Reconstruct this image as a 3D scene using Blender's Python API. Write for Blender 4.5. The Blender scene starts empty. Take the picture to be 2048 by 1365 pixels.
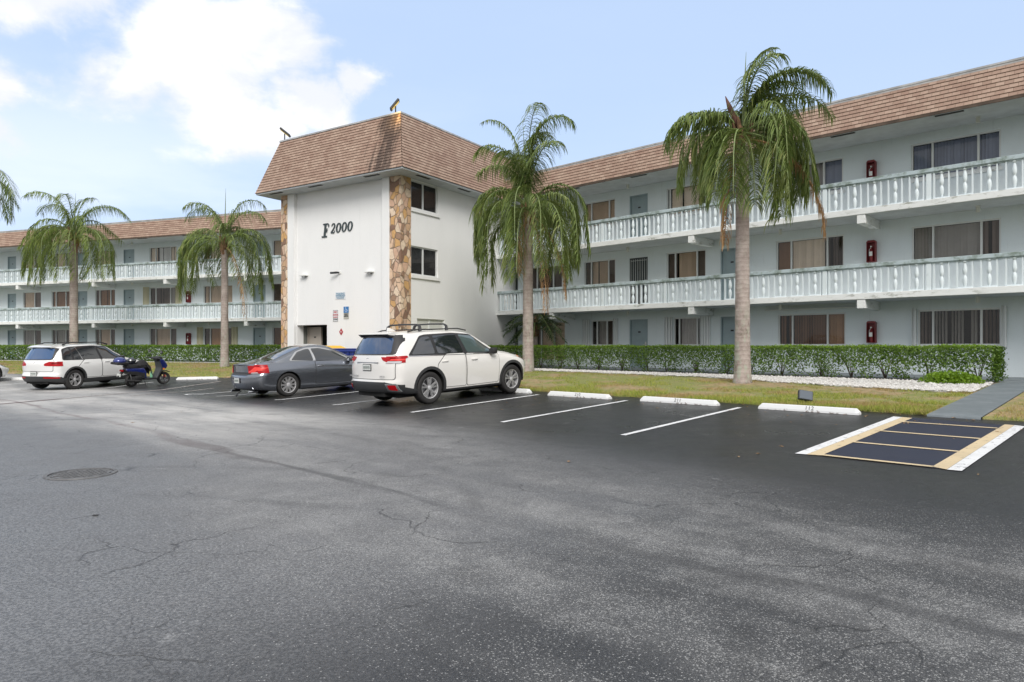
import bpy, bmesh, math, random
from mathutils import Vector, Matrix
rnd = random.Random(7)
scn = bpy.context.scene
col = scn.collection
rad = math.radians
# ------------------------------------------------------------------ frames of the three parts of the site
def frame(deg):
    s, c = math.sin(rad(deg)), math.cos(rad(deg))
    return Vector((s, -c)), Vector((c, s)), rad(deg - 90)
RU, RN, RA = frame(46.5)      # right wing: along, inward, rotation
TU, TN, TA = frame(57.3)      # stair tower
LU, LN, LA = frame(70.8)      # left wing
TC = Vector((-4.35, 26.64))   # tower corner nearest the lot
def R2(u, n): return RU * u + RN * n
def T2(t, m): return TC + TU * t + TN * m
def L2(l, k): return LU * l + LN * k
def sstep(a, b, x):
    t = min(max((x - a) / (b - a), 0), 1)
    return t * t * (3 - 2 * t)
def edist(x, y):
    p = Vector((x, y))
    a = 23.05 - RN.dot(p); b = 32.75 - LN.dot(p)
    k = 1.5
    h = max(k - abs(a - b), 0) / k
    return min(a, b) - h * h * k / 4
def ground_z(x, y):
    e = edist(x, y)
    u = RU.dot(Vector((x, y)))
    z = .44 - .04 * min(max(e - 3, 0), 11.1)
    z -= .010 * min(max(-u - 14, 0), 14) * sstep(4, 12, e)
    return z
# ------------------------------------------------------------------ mesh builder
class MB:
    def __init__(s): s.v = []; s.f = []; s.uv = {}
    def add(s, vs, fs):
        o = len(s.v); s.v.extend([tuple(p) for p in vs]); s.f.extend([tuple(i + o for i in f) for f in fs])
    def quad(s, a, b, c, d, uv=None):
        s.add([a, b, c, d], [(0, 1, 2, 3)])
        if uv: s.uv[len(s.f) - 1] = uv
    def poly(s, pts): s.add(pts, [tuple(range(len(pts)))])
    def box(s, x0, x1, y0, y1, z0, z1, M=None):
        vs = [Vector((x, y, z)) for z in (z0, z1) for y in (y0, y1) for x in (x0, x1)]
        if M: vs = [M @ p for p in vs]
        s.add(vs, [(0, 2, 3, 1), (4, 5, 7, 6), (0, 1, 5, 4), (2, 6, 7, 3), (0, 4, 6, 2), (1, 3, 7, 5)])
    def bbox(s, x0, x1, y0, y1, z0, z1, b=.02, M=None):
        """box with chamfered edges"""
        bm = bmesh.new(); bmesh.ops.create_cube(bm, size=1)
        for v in bm.verts:
            v.co = Vector(((x0 + x1) / 2 + v.co.x * (x1 - x0), (y0 + y1) / 2 + v.co.y * (y1 - y0), (z0 + z1) / 2 + v.co.z * (z1 - z0)))
        bmesh.ops.bevel(bm, geom=list(bm.edges), offset=b, segments=2, affect='EDGES', profile=.5)
        if M: bm.transform(M)
        s.addbm(bm); bm.free()
    def addbm(s, bm):
        bm.verts.index_update()
        s.add([v.co for v in bm.verts], [[v.index for v in f.verts] for f in bm.faces])
    def tube(s, pts, r, n=8, cap=True):
        pts = [Vector(p) for p in pts]
        rs = r if isinstance(r, (list, tuple)) else [r] * len(pts)
        rings = []; up = Vector((0, 0, 1)); prev = None
        for i, p in enumerate(pts):
            d = (pts[min(i + 1, len(pts) - 1)] - pts[max(i - 1, 0)]).normalized()
            if prev is None:
                a = d.cross(up)
                if a.length < .05: a = d.cross(Vector((1, 0, 0)))
            else:
                a = prev - d * prev.dot(d)
            a.normalize(); prev = a; b = d.cross(a)
            rings.append([p + (a * math.cos(2 * math.pi * k / n) + b * math.sin(2 * math.pi * k / n)) * rs[i] for k in range(n)])
        vs = [q for rg in rings for q in rg]; fs = []
        for i in range(len(pts) - 1):
            for k in range(n):
                k2 = (k + 1) % n
                fs.append((i * n + k, (i + 1) * n + k, (i + 1) * n + k2, i * n + k2))
        if cap:
            fs.append(tuple(range(n))); fs.append(tuple(reversed(range((len(pts) - 1) * n, len(pts) * n))))
        s.add(vs, fs)
    def lathe(s, prof, n=24, M=None, close=False):
        """prof: (r, z) about the z axis"""
        vs = []; m = len(prof)
        for k in range(n):
            a = 2 * math.pi * k / n
            for r, z in prof:
                p = Vector((r * math.cos(a), r * math.sin(a), z))
                vs.append(M @ p if M else p)
        fs = []
        for k in range(n):
            k2 = (k + 1) % n
            for i in range(m - 1 + (1 if close else 0)):
                j = (i + 1) % m
                fs.append((k * m + i, k2 * m + i, k2 * m + j, k * m + j))
        s.add(vs, fs)
    def prism(s, pts, y0, y1, M=None):
        """polygon given in (x, z), extruded along y"""
        n = len(pts)
        vs = [Vector((x, y0, z)) for x, z in pts] + [Vector((x, y1, z)) for x, z in pts]
        if M: vs = [M @ p for p in vs]
        s.add(vs, [tuple(range(n)), tuple(reversed(range(n, 2 * n)))] + [(i, i + n, (i + 1) % n + n, (i + 1) % n) for i in range(n)])
    def build(s, name, mat, parent=None, smooth=False, loc=None, angle=None):
        me = bpy.data.meshes.new(name); me.from_pydata(s.v, [], s.f)
        if s.uv:
            uvl = me.uv_layers.new(name='UVMap')
            for p in me.polygons:
                u = s.uv.get(p.index)
                if u:
                    for li, q in zip(p.loop_indices, u): uvl.data[li].uv = q
        if mat: me.materials.append(mat)
        if smooth or angle:
            for p in me.polygons: p.use_smooth = True
        if angle: me.set_sharp_from_angle(angle=rad(angle))
        me.update()
        o = bpy.data.objects.new(name, me); col.objects.link(o)
        if parent: o.parent = parent
        if loc: o.location = loc
        return o
def tag(o, label=None, cat=None, group=None, kind=None):
    if label: o['label'] = label
    if cat: o['category'] = cat
    if group: o['group'] = group
    if kind: o['kind'] = kind
    return o
def thing(name, label, cat, loc=(0, 0, 0), rz=0, group=None):
    o = bpy.data.objects.new(name, None); col.objects.link(o)
    o.empty_display_size = .2
    o.location = loc; o.rotation_euler = (0, 0, rz)
    return tag(o, label, cat, group)
kids = {}
def copy_tree(o, parent=None):
    c = o.copy(); col.objects.link(c)
    if parent: c.parent = parent
    for ch in [x for x in bpy.data.objects if x.parent == o and x is not c]:
        copy_tree(ch, c)
    return c
# ------------------------------------------------------------------ materials
class NT:
    def __init__(s, name):
        m = bpy.data.materials.new(name); m.use_nodes = True
        s.m = m; s.t = m.node_tree; s.n = s.t.nodes; s.l = s.t.links
        s.p = s.n['Principled BSDF']; s.out = s.n['Material Output']
    def node(s, ty, **kw):
        nd = s.n.new(ty)
        for k, v in kw.items():
            if k.startswith('i_'):
                key = k[2:].replace('_', ' ')
                s.inp(nd, key, v)
            else: setattr(nd, k, v)
        return nd
    def inp(s, nd, key, v):
        sock = nd.inputs[key] if not isinstance(key, int) else nd.inputs[key]
        if isinstance(v, bpy.types.NodeSocket): s.l.new(v, sock)
        else: sock.default_value = v
    def math(s, op, a, b=None, c=None, clamp=False):
        nd = s.n.new('ShaderNodeMath'); nd.operation = op; nd.use_clamp = clamp
        for i, v in enumerate((a, b, c)):
            if v is None: continue
            s.inp(nd, i, v)
        return nd.outputs[0]
    def mr(s, v, a, b, c=0., d=1., smooth=True):
        nd = s.n.new('ShaderNodeMapRange'); nd.clamp = True
        if smooth: nd.interpolation_type = 'SMOOTHSTEP'
        s.inp(nd, 0, v)
        for i, q in enumerate((a, b, c, d)): s.inp(nd, i + 1, q)
        return nd.outputs[0]
    def mix(s, f, a, b):
        nd = s.n.new('ShaderNodeMix'); nd.data_type = 'RGBA'
        s.inp(nd, 0, f); s.inp(nd, 6, a); s.inp(nd, 7, b)
        return nd.outputs[2]
    def noise(s, vec, scale, detail=4, rough=.55, dist=0.):
        nd = s.n.new('ShaderNodeTexNoise')
        if vec is not None: s.l.new(vec, nd.inputs['Vector'])
        nd.inputs['Scale'].default_value = scale; nd.inputs['Detail'].default_value = detail
        nd.inputs['Roughness'].default_value = rough; nd.inputs['Distortion'].default_value = dist
        return nd.outputs[0]
    def coord(s, kind='Object'):
        return s.node('ShaderNodeTexCoord').outputs[kind]
    def pos(s): return s.node('ShaderNodeNewGeometry').outputs['Position']
    def bump(s, h, strength=.3, dist=.02):
        nd = s.n.new('ShaderNodeBump'); nd.inputs['Strength'].default_value = strength; nd.inputs['Distance'].default_value = dist
        s.l.new(h, nd.inputs['Height']); s.l.new(nd.outputs[0], s.p.inputs['Normal']); return nd
    def base(s, v): s.inp(s.p, 'Base Color', v)
    def scale(s, vec, sc):
        nd = s.n.new('ShaderNodeMapping'); s.l.new(vec, nd.inputs[0]); nd.inputs['Scale'].default_value = sc
        return nd.outputs[0]
def c4(c): return (c[0], c[1], c[2], 1)
def plain(name, c, rough=.6, metal=0., coat=0., var=0., vscale=3., bump=0., bscale=60., spec=None):
    t = NT(name)
    t.p.inputs['Roughness'].default_value = rough; t.p.inputs['Metallic'].default_value = metal
    if coat: t.p.inputs['Coat Weight'].default_value = coat; t.p.inputs['Coat Roughness'].default_value = .04
    if spec is not None: t.p.inputs['Specular IOR Level'].default_value = spec
    if var:
        n = t.noise(t.coord(), vscale, 5)
        t.base(t.mix(t.mr(n, .3, .7), c4([x * (1 - var) for x in c]), c4([min(x * (1 + var), 1) for x in c])))
    else: t.base(c4(c))
    if bump: t.bump(t.noise(t.coord(), bscale, 3), bump, .01)
    return t.m
M = {}
def stucco(name, c, dirt=.25):
    t = NT(name); P = t.coord()
    big = t.noise(t.scale(P, (1, 1, .35)), .9, 6, .65)
    stk = t.noise(t.scale(P, (5, 5, .30)), 1.4, 6, .7)
    c = tuple(c)
    c1 = t.mix(t.mr(big, .42, .75, 0, dirt), c4(c), c4([c[0] * .72, c[1] * .74, c[2] * .74]))
    c1 = t.mix(t.mr(stk, .58, .80, 0, dirt * 1.7), c1, c4([c[0] * .5, c[1] * .52, c[2] * .50]))
    speck = t.noise(P, 26, 3)
    c2 = t.mix(t.mr(speck, .58, .72, 0, .12), c1, c4([x * .6 for x in c]))
    t.base(c2); t.p.inputs['Roughness'].default_value = .85
    t.bump(t.noise(P, 45, 4, .6), .35, .012)
    return t.m
M['wall_blue'] = stucco('stucco_pale_blue', (.695, .76, .79))
M['wall_white'] = stucco('stucco_white', (.80, .805, .80), .14)
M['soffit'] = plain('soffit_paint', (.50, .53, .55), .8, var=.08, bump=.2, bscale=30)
def slabmat():
    t = NT('slab_edge_white'); P = t.coord()
    n = t.noise(t.scale(P, (1.2, 1.2, 4)), 2.2, 7, .72)
    n2 = t.noise(P, .7, 3)
    f = t.math('MULTIPLY', t.mr(n, .5, .66), t.mr(n2, .42, .62, .15, 1.))
    t.base(t.mix(t.math('MULTIPLY', f, .75), (.74, .76, .76, 1), (.17, .18, .13, 1)))
    t.p.inputs['Roughness'].default_value = .85; t.bump(t.noise(P, 40), .3, .01)
    return t.m
M['slab'] = slabmat()
def railmat(name, c, d, lo, hi, amt):
    t = NT(name); P = t.coord()
    n = t.noise(t.scale(P, (1, 1, 1)), 3.2, 7, .72)
    t.base(t.mix(t.mr(n, lo, hi, 0, amt), c4(c), c4(d)))
    t.p.inputs['Roughness'].default_value = .75; t.bump(t.noise(P, 40), .25, .008)
    return t.m
M['handrail'] = railmat('handrail_blue_mildewed', (.42, .50, .53), (.13, .17, .13), .42, .66, .85)
M['baluster'] = railmat('baluster_pale_blue', (.66, .73, .76), (.28, .33, .35), .55, .8, .6)
def stone():
    t = NT('irregular_stone'); P = t.scale(t.coord(), (1, 1, .72))
    v = t.node('ShaderNodeTexVoronoi', feature='F1'); v.inputs['Scale'].default_value = 4.4; v.inputs['Randomness'].default_value = 1
    e = t.node('ShaderNodeTexVoronoi', feature='DISTANCE_TO_EDGE'); e.inputs['Scale'].default_value = 4.4; e.inputs['Randomness'].default_value = 1
    wob = t.node('ShaderNodeVectorMath', operation='MULTIPLY_ADD')
    nn = t.node('ShaderNodeTexNoise'); t.l.new(P, nn.inputs['Vector']); nn.inputs['Scale'].default_value = 2.5
    t.l.new(nn.outputs['Color'], wob.inputs[0]); wob.inputs[1].default_value = (.16, .16, .16); t.l.new(P, wob.inputs[2])
    t.l.new(wob.outputs[0], v.inputs['Vector']); t.l.new(wob.outputs[0], e.inputs['Vector'])
    sep = t.node('ShaderNodeSeparateColor'); t.l.new(v.outputs['Color'], sep.inputs[0])
    r = t.node('ShaderNodeValToRGB'); r.color_ramp.interpolation = 'CONSTANT'
    stops = [(0, (.56, .37, .23)), (.13, (.70, .50, .35)), (.3, (.62, .41, .29)), (.42, (.76, .61, .46)), (.55, (.22, .13, .09)), (.63, (.60, .36, .15)), (.76, (.56, .40, .30)), (.86, (.33, .21, .14)), (.93, (.70, .56, .42))]
    el = r.color_ramp.elements
    el[0].position = 0; el[0].color = c4(stops[0][1]); el[1].position = stops[1][0]; el[1].color = c4(stops[1][1])
    for p, c in stops[2:]:
        q = el.new(p); q.color = c4(c)
    t.l.new(sep.outputs[0], r.inputs[0])
    g = t.mr(e.outputs['Distance'], .006, .05)
    n = t.noise(t.coord(), 9, 6)
    c = t.mix(t.mr(n, .3, .8, 0, .35), r.outputs[0], (.30, .19, .12, 1))
    t.base(t.mix(g, (.36, .27, .20, 1), c)); t.p.inputs['Roughness'].default_value = .8
    t.bump(t.math('ADD', t.math('ADD', t.math('MULTIPLY', g, 1.), t.math('MULTIPLY', n, .5)), t.math('MULTIPLY', sep.outputs[1], .8)), .9, .05)
    return t.m
M['stone'] = stone()
def shingle(name, dirt):
    t = NT(name); uv = t.coord('UV')
    b = t.node('ShaderNodeTexBrick'); t.l.new(uv, b.inputs['Vector'])
    b.offset = .5; b.squash = 1
    for k, v in (('Scale', 1), ('Mortar Size', .004), ('Mortar Smooth', .1), ('Bias', 0), ('Brick Width', .205), ('Row Height', .138)): b.inputs[k].default_value = v
    b.inputs['Color1'].default_value = (.405, .30, .235, 1); b.inputs['Color2'].default_value = (.285, .195, .15, 1); b.inputs['Mortar'].default_value = (.10, .06, .045, 1)
    n1 = t.noise(uv, 1.3, 5, .6); n2 = t.noise(uv, 60, 2)
    c = t.mix(t.mr(n1, .35, .7, 0, .4), b.outputs[0], (.20, .11, .085, 1))
    c = t.mix(t.mr(n2, .4, .8, 0, .35), c, (.46, .30, .22, 1))
    # mildew streaks that run down the slope, denser where told
    st = t.noise(t.scale(uv, (2.6, .35, 1)), 1.6, 6, .7)
    sep = t.node('ShaderNodeSeparateXYZ'); t.l.new(uv, sep.inputs[0])
    if dirt:
        w = t.math('ADD', t.mr(t.math('ABSOLUTE', t.math('SUBTRACT', sep.outputs[0], dirt)), .1, 1.15, .24, 0.), t.mr(sep.outputs[0], 1.5, 7.5, 0., .06))
        st = t.math('ADD', st, w)
        c = t.mix(t.mr(st, .62, .82, 0, .85), c, (.06, .042, .035, 1))
    else:
        c = t.mix(t.mr(st, .64, .84, 0, .6), c, (.09, .06, .045, 1))
    t.base(c); t.p.inputs['Roughness'].default_value = .9
    t.bump(t.math('ADD', b.outputs['Fac'], t.math('MULTIPLY', n2, -.3)), .5, .015).invert = True
    return t.m
M['shingle'] = shingle('brown_shingles', 0)
M['shingle_stained'] = shingle('brown_shingles_stained', 7.5)
M['flash'] = plain('grey_flashing', (.42, .42, .42), .5, .3, var=.2)
M['alu'] = plain('white_aluminium', (.66, .68, .68), .45)
M['door_blue'] = plain('door_grey_blue', (.27, .345, .375), .5, var=.06)
M['door_dark'] = plain('door_dark', (.05, .06, .065), .5)
M['cream'] = plain('cream_paint', (.62, .58, .50), .6, var=.05)
M['yellowish'] = plain('shutter_cream', (.60, .57, .42), .6)
M['shutter_white'] = plain('shutter_white', (.66, .69, .70), .5)
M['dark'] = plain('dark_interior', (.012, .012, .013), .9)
M['vent'] = plain('vent_dark', (.03, .03, .03), .8)
M['steel'] = plain('brushed_steel', (.55, .55, .54), .35, .9)
M['red_box'] = plain('red_cabinet', (.17, .012, .016), .45, var=.15, vscale=8)
M['white_plastic'] = plain('white_plastic', (.75, .76, .74), .4)
M['black'] = plain('black_plastic', (.02, .02, .022), .5)
M['frosted'] = plain('frosted_lamp_glass', (.62, .63, .60), .3)
def glassmat(name='window_glass', tint=(.94, .94, .94), refl=1.0):
    t = NT(name); t.n.remove(t.p)
    tr = t.node('ShaderNodeBsdfTransparent'); tr.inputs[0].default_value = c4(tint)
    gl = t.node('ShaderNodeBsdfGlossy'); gl.inputs['Roughness'].default_value = .02; gl.inputs[0].default_value = (refl, refl, refl, 1)
    bp = t.node('ShaderNodeBump'); bp.inputs['Strength'].default_value = .04; bp.inputs['Distance'].default_value = .02
    t.l.new(t.noise(t.coord(), 1.6, 1), bp.inputs['Height']); t.l.new(bp.outputs[0], gl.inputs['Normal'])
    fr = t.node('ShaderNodeFresnel'); fr.inputs[0].default_value = 1.55
    bf = t.node('ShaderNodeNewGeometry').outputs['Backfacing']
    mx = t.node('ShaderNodeMixShader'); t.l.new(t.math('MULTIPLY', t.math('MULTIPLY_ADD', fr.outputs[0], .62, .0), t.math('SUBTRACT', 1., bf)), mx.inputs[0]); t.l.new(tr.outputs[0], mx.inputs[1]); t.l.new(gl.outputs[0], mx.inputs[2])
    t.l.new(mx.outputs[0], t.out.inputs[0])
    return t.m
M['glass'] = glassmat()
BL = {}
for k, c in dict(tan=(.66, .50, .37), beige_sky=(.93, .78, .63), dark=(.17, .13, .11), brown=(.30, .16, .09), grey=(.38, .36, .34), white=(.72, .72, .72), blue=(.26, .30, .42), orange=(.45, .25, .13)).items():  # beige has the warm sky mirrored in some panes mixed into its colour
    BL[k] = plain('blind_' + k, c, .8, var=.06, vscale=2)
def trunkmat():
    t = NT('palm_trunk'); P = t.coord()
    w = t.node('ShaderNodeTexWave', wave_type='BANDS', bands_direction='Z'); t.l.new(P, w.inputs['Vector'])
    w.inputs['Scale'].default_value = 2.6; w.inputs['Distortion'].default_value = 3.5; w.inputs['Detail'].default_value = 3; w.inputs['Detail Scale'].default_value = 1.2
    n = t.noise(P, 3.5, 7, .7); n2 = t.noise(t.scale(P, (1, 1, .4)), 9, 5)
    c = t.mix(t.mr(n, .35, .65), (.42, .36, .33, 1), (.27, .22, .20, 1))
    c = t.mix(t.mr(w.outputs[1], .75, .98, 0, .2), c, (.13, .10, .09, 1))
    sep = t.node('ShaderNodeSeparateXYZ'); t.l.new(P, sep.inputs[0])
    low = t.mr(sep.outputs[2], .2, 2.6, 1., 0.)
    c = t.mix(t.math('MULTIPLY', t.mr(n2, .5, .62), t.math('MULTIPLY_ADD', low, .65, .15)), c, (.34, .37, .30, 1))
    c = t.mix(t.math('MULTIPLY', t.mr(n2, .58, .66, 1., 0.), t.math('MULTIPLY', low, t.mr(n, .55, .7))), c, (.10, .11, .06, 1))
    t.base(c); t.p.inputs['Roughness'].default_value = .9
    t.bump(t.math('ADD', t.math('MULTIPLY', w.outputs[1], .5), n2), .4, .02)
    return t.m
M['trunk'] = trunkmat()
def leafmat(name, cols, rough=.55, trans=.25, patch=None):
    t = NT(name)
    g = t.node('ShaderNodeNewGeometry')
    r = t.node('ShaderNodeValToRGB'); el = r.color_ramp.elements
    for i, c in enumerate(cols):
        e = el[i] if i < 2 else el.new(i / (len(cols) - 1))
        e.color = c4(c)
    for i, e in enumerate(sorted(el, key=lambda q: q.position)): pass
    for i in range(len(cols)): el[i].position = i / (len(cols) - 1); el[i].color = c4(cols[i])
    t.l.new(g.outputs['Random Per Island'], r.inputs[0])
    c = r.outputs[0]
    if patch:
        n = t.noise(t.pos(), patch[0], 5, .6)
        c = t.mix(t.mr(n, patch[1], patch[2], 0, patch[3]), c, c4(patch[4]))
    t.base(c); t.p.inputs['Roughness'].default_value = rough
    if trans:
        tl = t.node('ShaderNodeBsdfTranslucent'); t.inp(tl, 0, c)
        mx = t.node('ShaderNodeMixShader'); mx.inputs[0].default_value = trans
        t.l.new(t.p.outputs[0], mx.inputs[1]); t.l.new(tl.outputs[0], mx.inputs[2]); t.l.new(mx.outputs[0], t.out.inputs[0])
    return t.m
M['frond'] = leafmat('palm_frond', [(.08, .125, .03), (.14, .20, .045), (.20, .27, .06), (.10, .155, .045), (.34, .37, .12)], patch=(1.1, .5, .75, .5, (.24, .25, .08)))
M['frond_bright'] = leafmat('palm_frond_bright', [(.09, .14, .03), (.16, .22, .05), (.24, .31, .06), (.12, .18, .05), (.30, .34, .09)], patch=(1.1, .5, .75, .4, (.07, .11, .03)))
M['frond_dead'] = leafmat('palm_frond_dead', [(.30, .16, .07), (.42, .25, .12), (.50, .33, .18), (.36, .20, .09)], .8, .15)
M['frond_small'] = leafmat('small_palm_frond', [(.03, .06, .025), (.05, .09, .035), (.08, .12, .04)])
M['rachis'] = plain('frond_rachis', (.17, .22, .08), .6, var=.3)
M['hedge'] = leafmat('hedge_leaves', [(.045, .095, .012), (.08, .155, .015), (.13, .23, .025), (.06, .12, .015), (.20, .32, .04)], .45, .3)
M['hedge_top'] = leafmat('hedge_pale_leaves', [(.13, .24, .015), (.22, .36, .02), (.17, .29, .02)], .45, .35)  # paler, yellower green than the hedge sides
M['stem'] = plain('hedge_stem', (.09, .065, .05), .9, var=.3)
M['grass'] = leafmat('grass_blades', [(.14, .21, .025), (.26, .33, .04), (.40, .44, .06), (.46, .38, .13), (.19, .28, .03)], .7, .3, patch=(.8, .47, .62, .7, (.42, .27, .15)))
def lawn():
    t = NT('lawn_soil'); P = t.pos()
    n = t.noise(P, .8, 6, .65); n2 = t.noise(P, 7, 5); n3 = t.noise(P, 55, 3)
    c = t.mix(t.mr(n, .46, .60), (.20, .23, .05, 1), (.38, .25, .155, 1))
    c = t.mix(t.mr(n2, .40, .62, 0, .7), c, (.12, .15, .035, 1))
    c = t.mix(t.mr(n3, .35, .75, 0, .6), c, (.40, .34, .18, 1))
    t.base(c); t.p.inputs['Roughness'].default_value = .95; t.bump(n3, .6, .03)
    return t.m
M['lawn'] = lawn()
M['gravel'] = plain('white_gravel_bed', (.60, .59, .57), .9, var=.2, vscale=30, bump=.6, bscale=50)
M['pebble'] = leafmat('white_pebbles', [(.50, .49, .47), (.66, .65, .63), (.38, .36, .34), (.58, .56, .53)], .8, 0)
def walk():
    t = NT('painted_walk'); P = t.pos()
    n = t.noise(P, 2.2, 6, .65); n2 = t.noise(P, 40, 3)
    c = t.mix(t.mr(n, .4, .7), (.145, .17, .185, 1), (.20, .225, .24, 1))
    t.base(t.mix(t.mr(n2, .55, .75, 0, .4), c, (.10, .11, .12, 1))); t.p.inputs['Roughness'].default_value = .6
    t.bump(n2, .2, .005); return t.m
M['walk'] = walk()
def paint(name, c, wear=.57):
    t = NT(name); P = t.pos()
    n = t.noise(P, 9, 7, .75); n2 = t.noise(P, 90, 3)
    f = t.math('MULTIPLY', t.mr(n, wear, wear + .06), .8)
    cc = t.mix(t.mr(n2, .5, .8, 0, .25), c4(c), c4([x * .6 for x in c]))
    n3 = t.noise(P, 1.6, 4, .6); cc = t.mix(t.mr(n3, .45, .7, 0, .30), cc, c4([x * .55 + .02 for x in c]))
    t.base(t.mix(f, cc, (.05, .05, .052, 1))); t.p.inputs['Roughness'].default_value = .6
    t.bump(n2, .3, .004); return t.m
M['line_white'] = paint('line_paint_white', (.72, .73, .74))
M['line_tan'] = paint('line_paint_tan', (.62, .50, .32), .59)
M['line_faded'] = paint('line_paint_faded', (.40, .36, .34), .50)
M['line_red'] = paint('line_paint_reddish', (.22, .15, .14), .46)
M['blue_seal'] = paint('blue_black_sealer', (.014, .019, .042), .66)
def stopmat():
    t = NT('wheel_stop_paint'); P = t.coord()
    n = t.noise(P, 6, 7, .75)
    sep = t.node('ShaderNodeSeparateXYZ'); t.l.new(P, sep.inputs[0])
    low = t.mr(sep.outputs[2], .0, .05, .12, 0.)
    f = t.mr(t.math('ADD', n, low), .64, .72, 0, .9)
    t.base(t.mix(f, (.72, .73, .73, 1), (.16, .12, .10, 1))); t.p.inputs['Roughness'].default_value = .7
    t.bump(n, .3, .01); return t.m
M['stop'] = stopmat()
def asphalt():
    t = NT('asphalt'); P = t.pos()
    def lin(ax, ay):
        d = t.node('ShaderNodeVectorMath', operation='DOT_PRODUCT'); t.l.new(P, d.inputs[0]); d.inputs[1].default_value = (ax, ay, 0); return d.outputs['Value']
    u = lin(RU.x, RU.y); n = lin(RN.x, RN.y)
    big = t.noise(P, .28, 5, .6); med = t.noise(P, 1.1, 6, .65); fine = t.noise(P, 55, 3, .7); grit = t.noise(P, 130, 2, .6)
    # stretched along the drive aisle
    cmb = t.node('ShaderNodeCombineXYZ'); t.l.new(t.math('MULTIPLY', u, .22), cmb.inputs[0]); t.l.new(n, cmb.inputs[1])
    strk = t.noise(cmb.outputs[0], .9, 6, .62)
    nn = t.math('ADD', n, t.math('MULTIPLY_ADD', t.noise(cmb.outputs[0], .45, 3, .5), 3.2, -1.6))
    nn = t.math('ADD', nn, t.mr(u, -9., -4., -1.1, .35))
    # worn band of the drive aisle, where the sealer is gone and pale aggregate shows
    band = t.math('MULTIPLY', t.mr(nn, 1.2, 3.4), t.mr(nn, 5.4, 7.4, 1., 0.))
    band = t.math('MULTIPLY', band, t.mr(strk, .32, .62, .35, 1.))
    left = t.mr(u, -14, -6, 1., 0.)
    right = t.math('SUBTRACT', 1., left)
    # bare aggregate speckle, two sizes
    vor = t.node('ShaderNodeTexVoronoi', feature='F1'); t.l.new(P, vor.inputs['Vector']); vor.inputs['Scale'].default_value = 130
    vo2 = t.node('ShaderNodeTexVoronoi', feature='F1'); t.l.new(P, vo2.inputs['Vector']); vo2.inputs['Scale'].default_value = 290
    sepc = t.node('ShaderNodeSeparateColor'); t.l.new(vor.outputs['Color'], sepc.inputs[0]); sepd = t.node('ShaderNodeSeparateColor'); t.l.new(vo2.outputs['Color'], sepd.inputs[0])
    bn = t.math('MULTIPLY', band, t.mr(t.noise(P, 2.4, 5, .65), .3, .68, .35, 1.))
    dots = t.math('MULTIPLY', t.math('GREATER_THAN', sepc.outputs[0], t.mr(bn, 0., 1., .9985, .66, smooth=False)), t.mr(vor.outputs['Distance'], .28, .6, 1., .2))
    dot2 = t.math('GREATER_THAN', sepd.outputs[0], t.mr(bn, 0., 1., .992, .50, smooth=False))
    base = t.mix(t.mr(med, .35, .68), (.011, .0115, .013, 1), (.019, .0195, .021, 1))
    base = t.mix(t.mr(fine, .42, .66, 0, .45), base, (.038, .039, .042, 1))
    # grey sky sheen painted into the colour to the left and beyond the sealed bays
    sheenm = t.math('MULTIPLY', t.mr(t.math('ADD', u, t.math('MULTIPLY', big, 1.2)), -3.6, -1.3, 1., 0.), t.mr(nn, 3.6, 9., .95, .0))
    base = t.mix(sheenm, base, t.mix(t.mr(fine, .40, .62), (.085, .086, .090, 1), (.20, .202, .207, 1)))
    wornc = t.mix(t.mr(strk, .4, .7), (.10, .10, .102, 1), (.17, .17, .17, 1))
    worn = t.mix(left, wornc, t.mix(t.mr(big, .4, .6), (.40, .395, .385, 1), (.58, .565, .545, 1)))
    base = t.mix(t.math('MULTIPLY', band, t.math('MULTIPLY_ADD', left, .35, .5)), base, worn)
    base = t.mix(t.math('MULTIPLY', dot2, t.math('MULTIPLY_ADD', bn, .35, .15)), base, (.36, .36, .355, 1))
    base = t.mix(t.math('MULTIPLY', dots, .75), base, (.46, .46, .45, 1))
    # small bleached scuffs
    sc = t.noise(P, 2.6, 3, .45)
    scm = t.math('MULTIPLY', t.mr(sc, .70, .735), t.mr(fine, .35, .6))
    base = t.mix(t.math('MULTIPLY', scm, .28), base, (.42, .42, .42, 1))
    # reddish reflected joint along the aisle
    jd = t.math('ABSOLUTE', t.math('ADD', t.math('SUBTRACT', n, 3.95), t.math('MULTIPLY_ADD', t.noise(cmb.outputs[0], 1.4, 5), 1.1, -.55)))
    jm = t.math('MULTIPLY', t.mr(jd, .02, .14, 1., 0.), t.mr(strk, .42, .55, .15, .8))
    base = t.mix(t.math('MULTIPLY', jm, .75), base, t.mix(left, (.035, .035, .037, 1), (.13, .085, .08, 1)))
    # cracks
    wob = t.node('ShaderNodeVectorMath', operation='MULTIPLY_ADD'); nz = t.node('ShaderNodeTexNoise'); t.l.new(P, nz.inputs['Vector']); nz.inputs['Scale'].default_value = 1.7; nz.inputs['Detail'].default_value = 6
    t.l.new(nz.outputs['Color'], wob.inputs[0]); wob.inputs[1].default_value = (.7, .7, .0); t.l.new(P, wob.inputs[2])
    def crack(sc_, w):
        e = t.node('ShaderNodeTexVoronoi', feature='DISTANCE_TO_EDGE'); t.l.new(wob.outputs[0], e.inputs['Vector']); e.inputs['Scale'].default_value = sc_
        return t.mr(e.outputs['Distance'], 0., w, 1., 0., smooth=False)
    big_cr = t.math('MULTIPLY', crack(.75, .006), t.mr(t.noise(P, .7, 3), .47, .56))
    sm_cr = t.math('MULTIPLY', crack(3.6, .010), t.mr(t.noise(P, .8, 4), .46, .60))
    cr = t.math('MAXIMUM', big_cr, t.math('MULTIPLY', sm_cr, .7))
    base = t.mix(t.math('MULTIPLY', cr, .85), base, (.015, .015, .016, 1))
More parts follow.
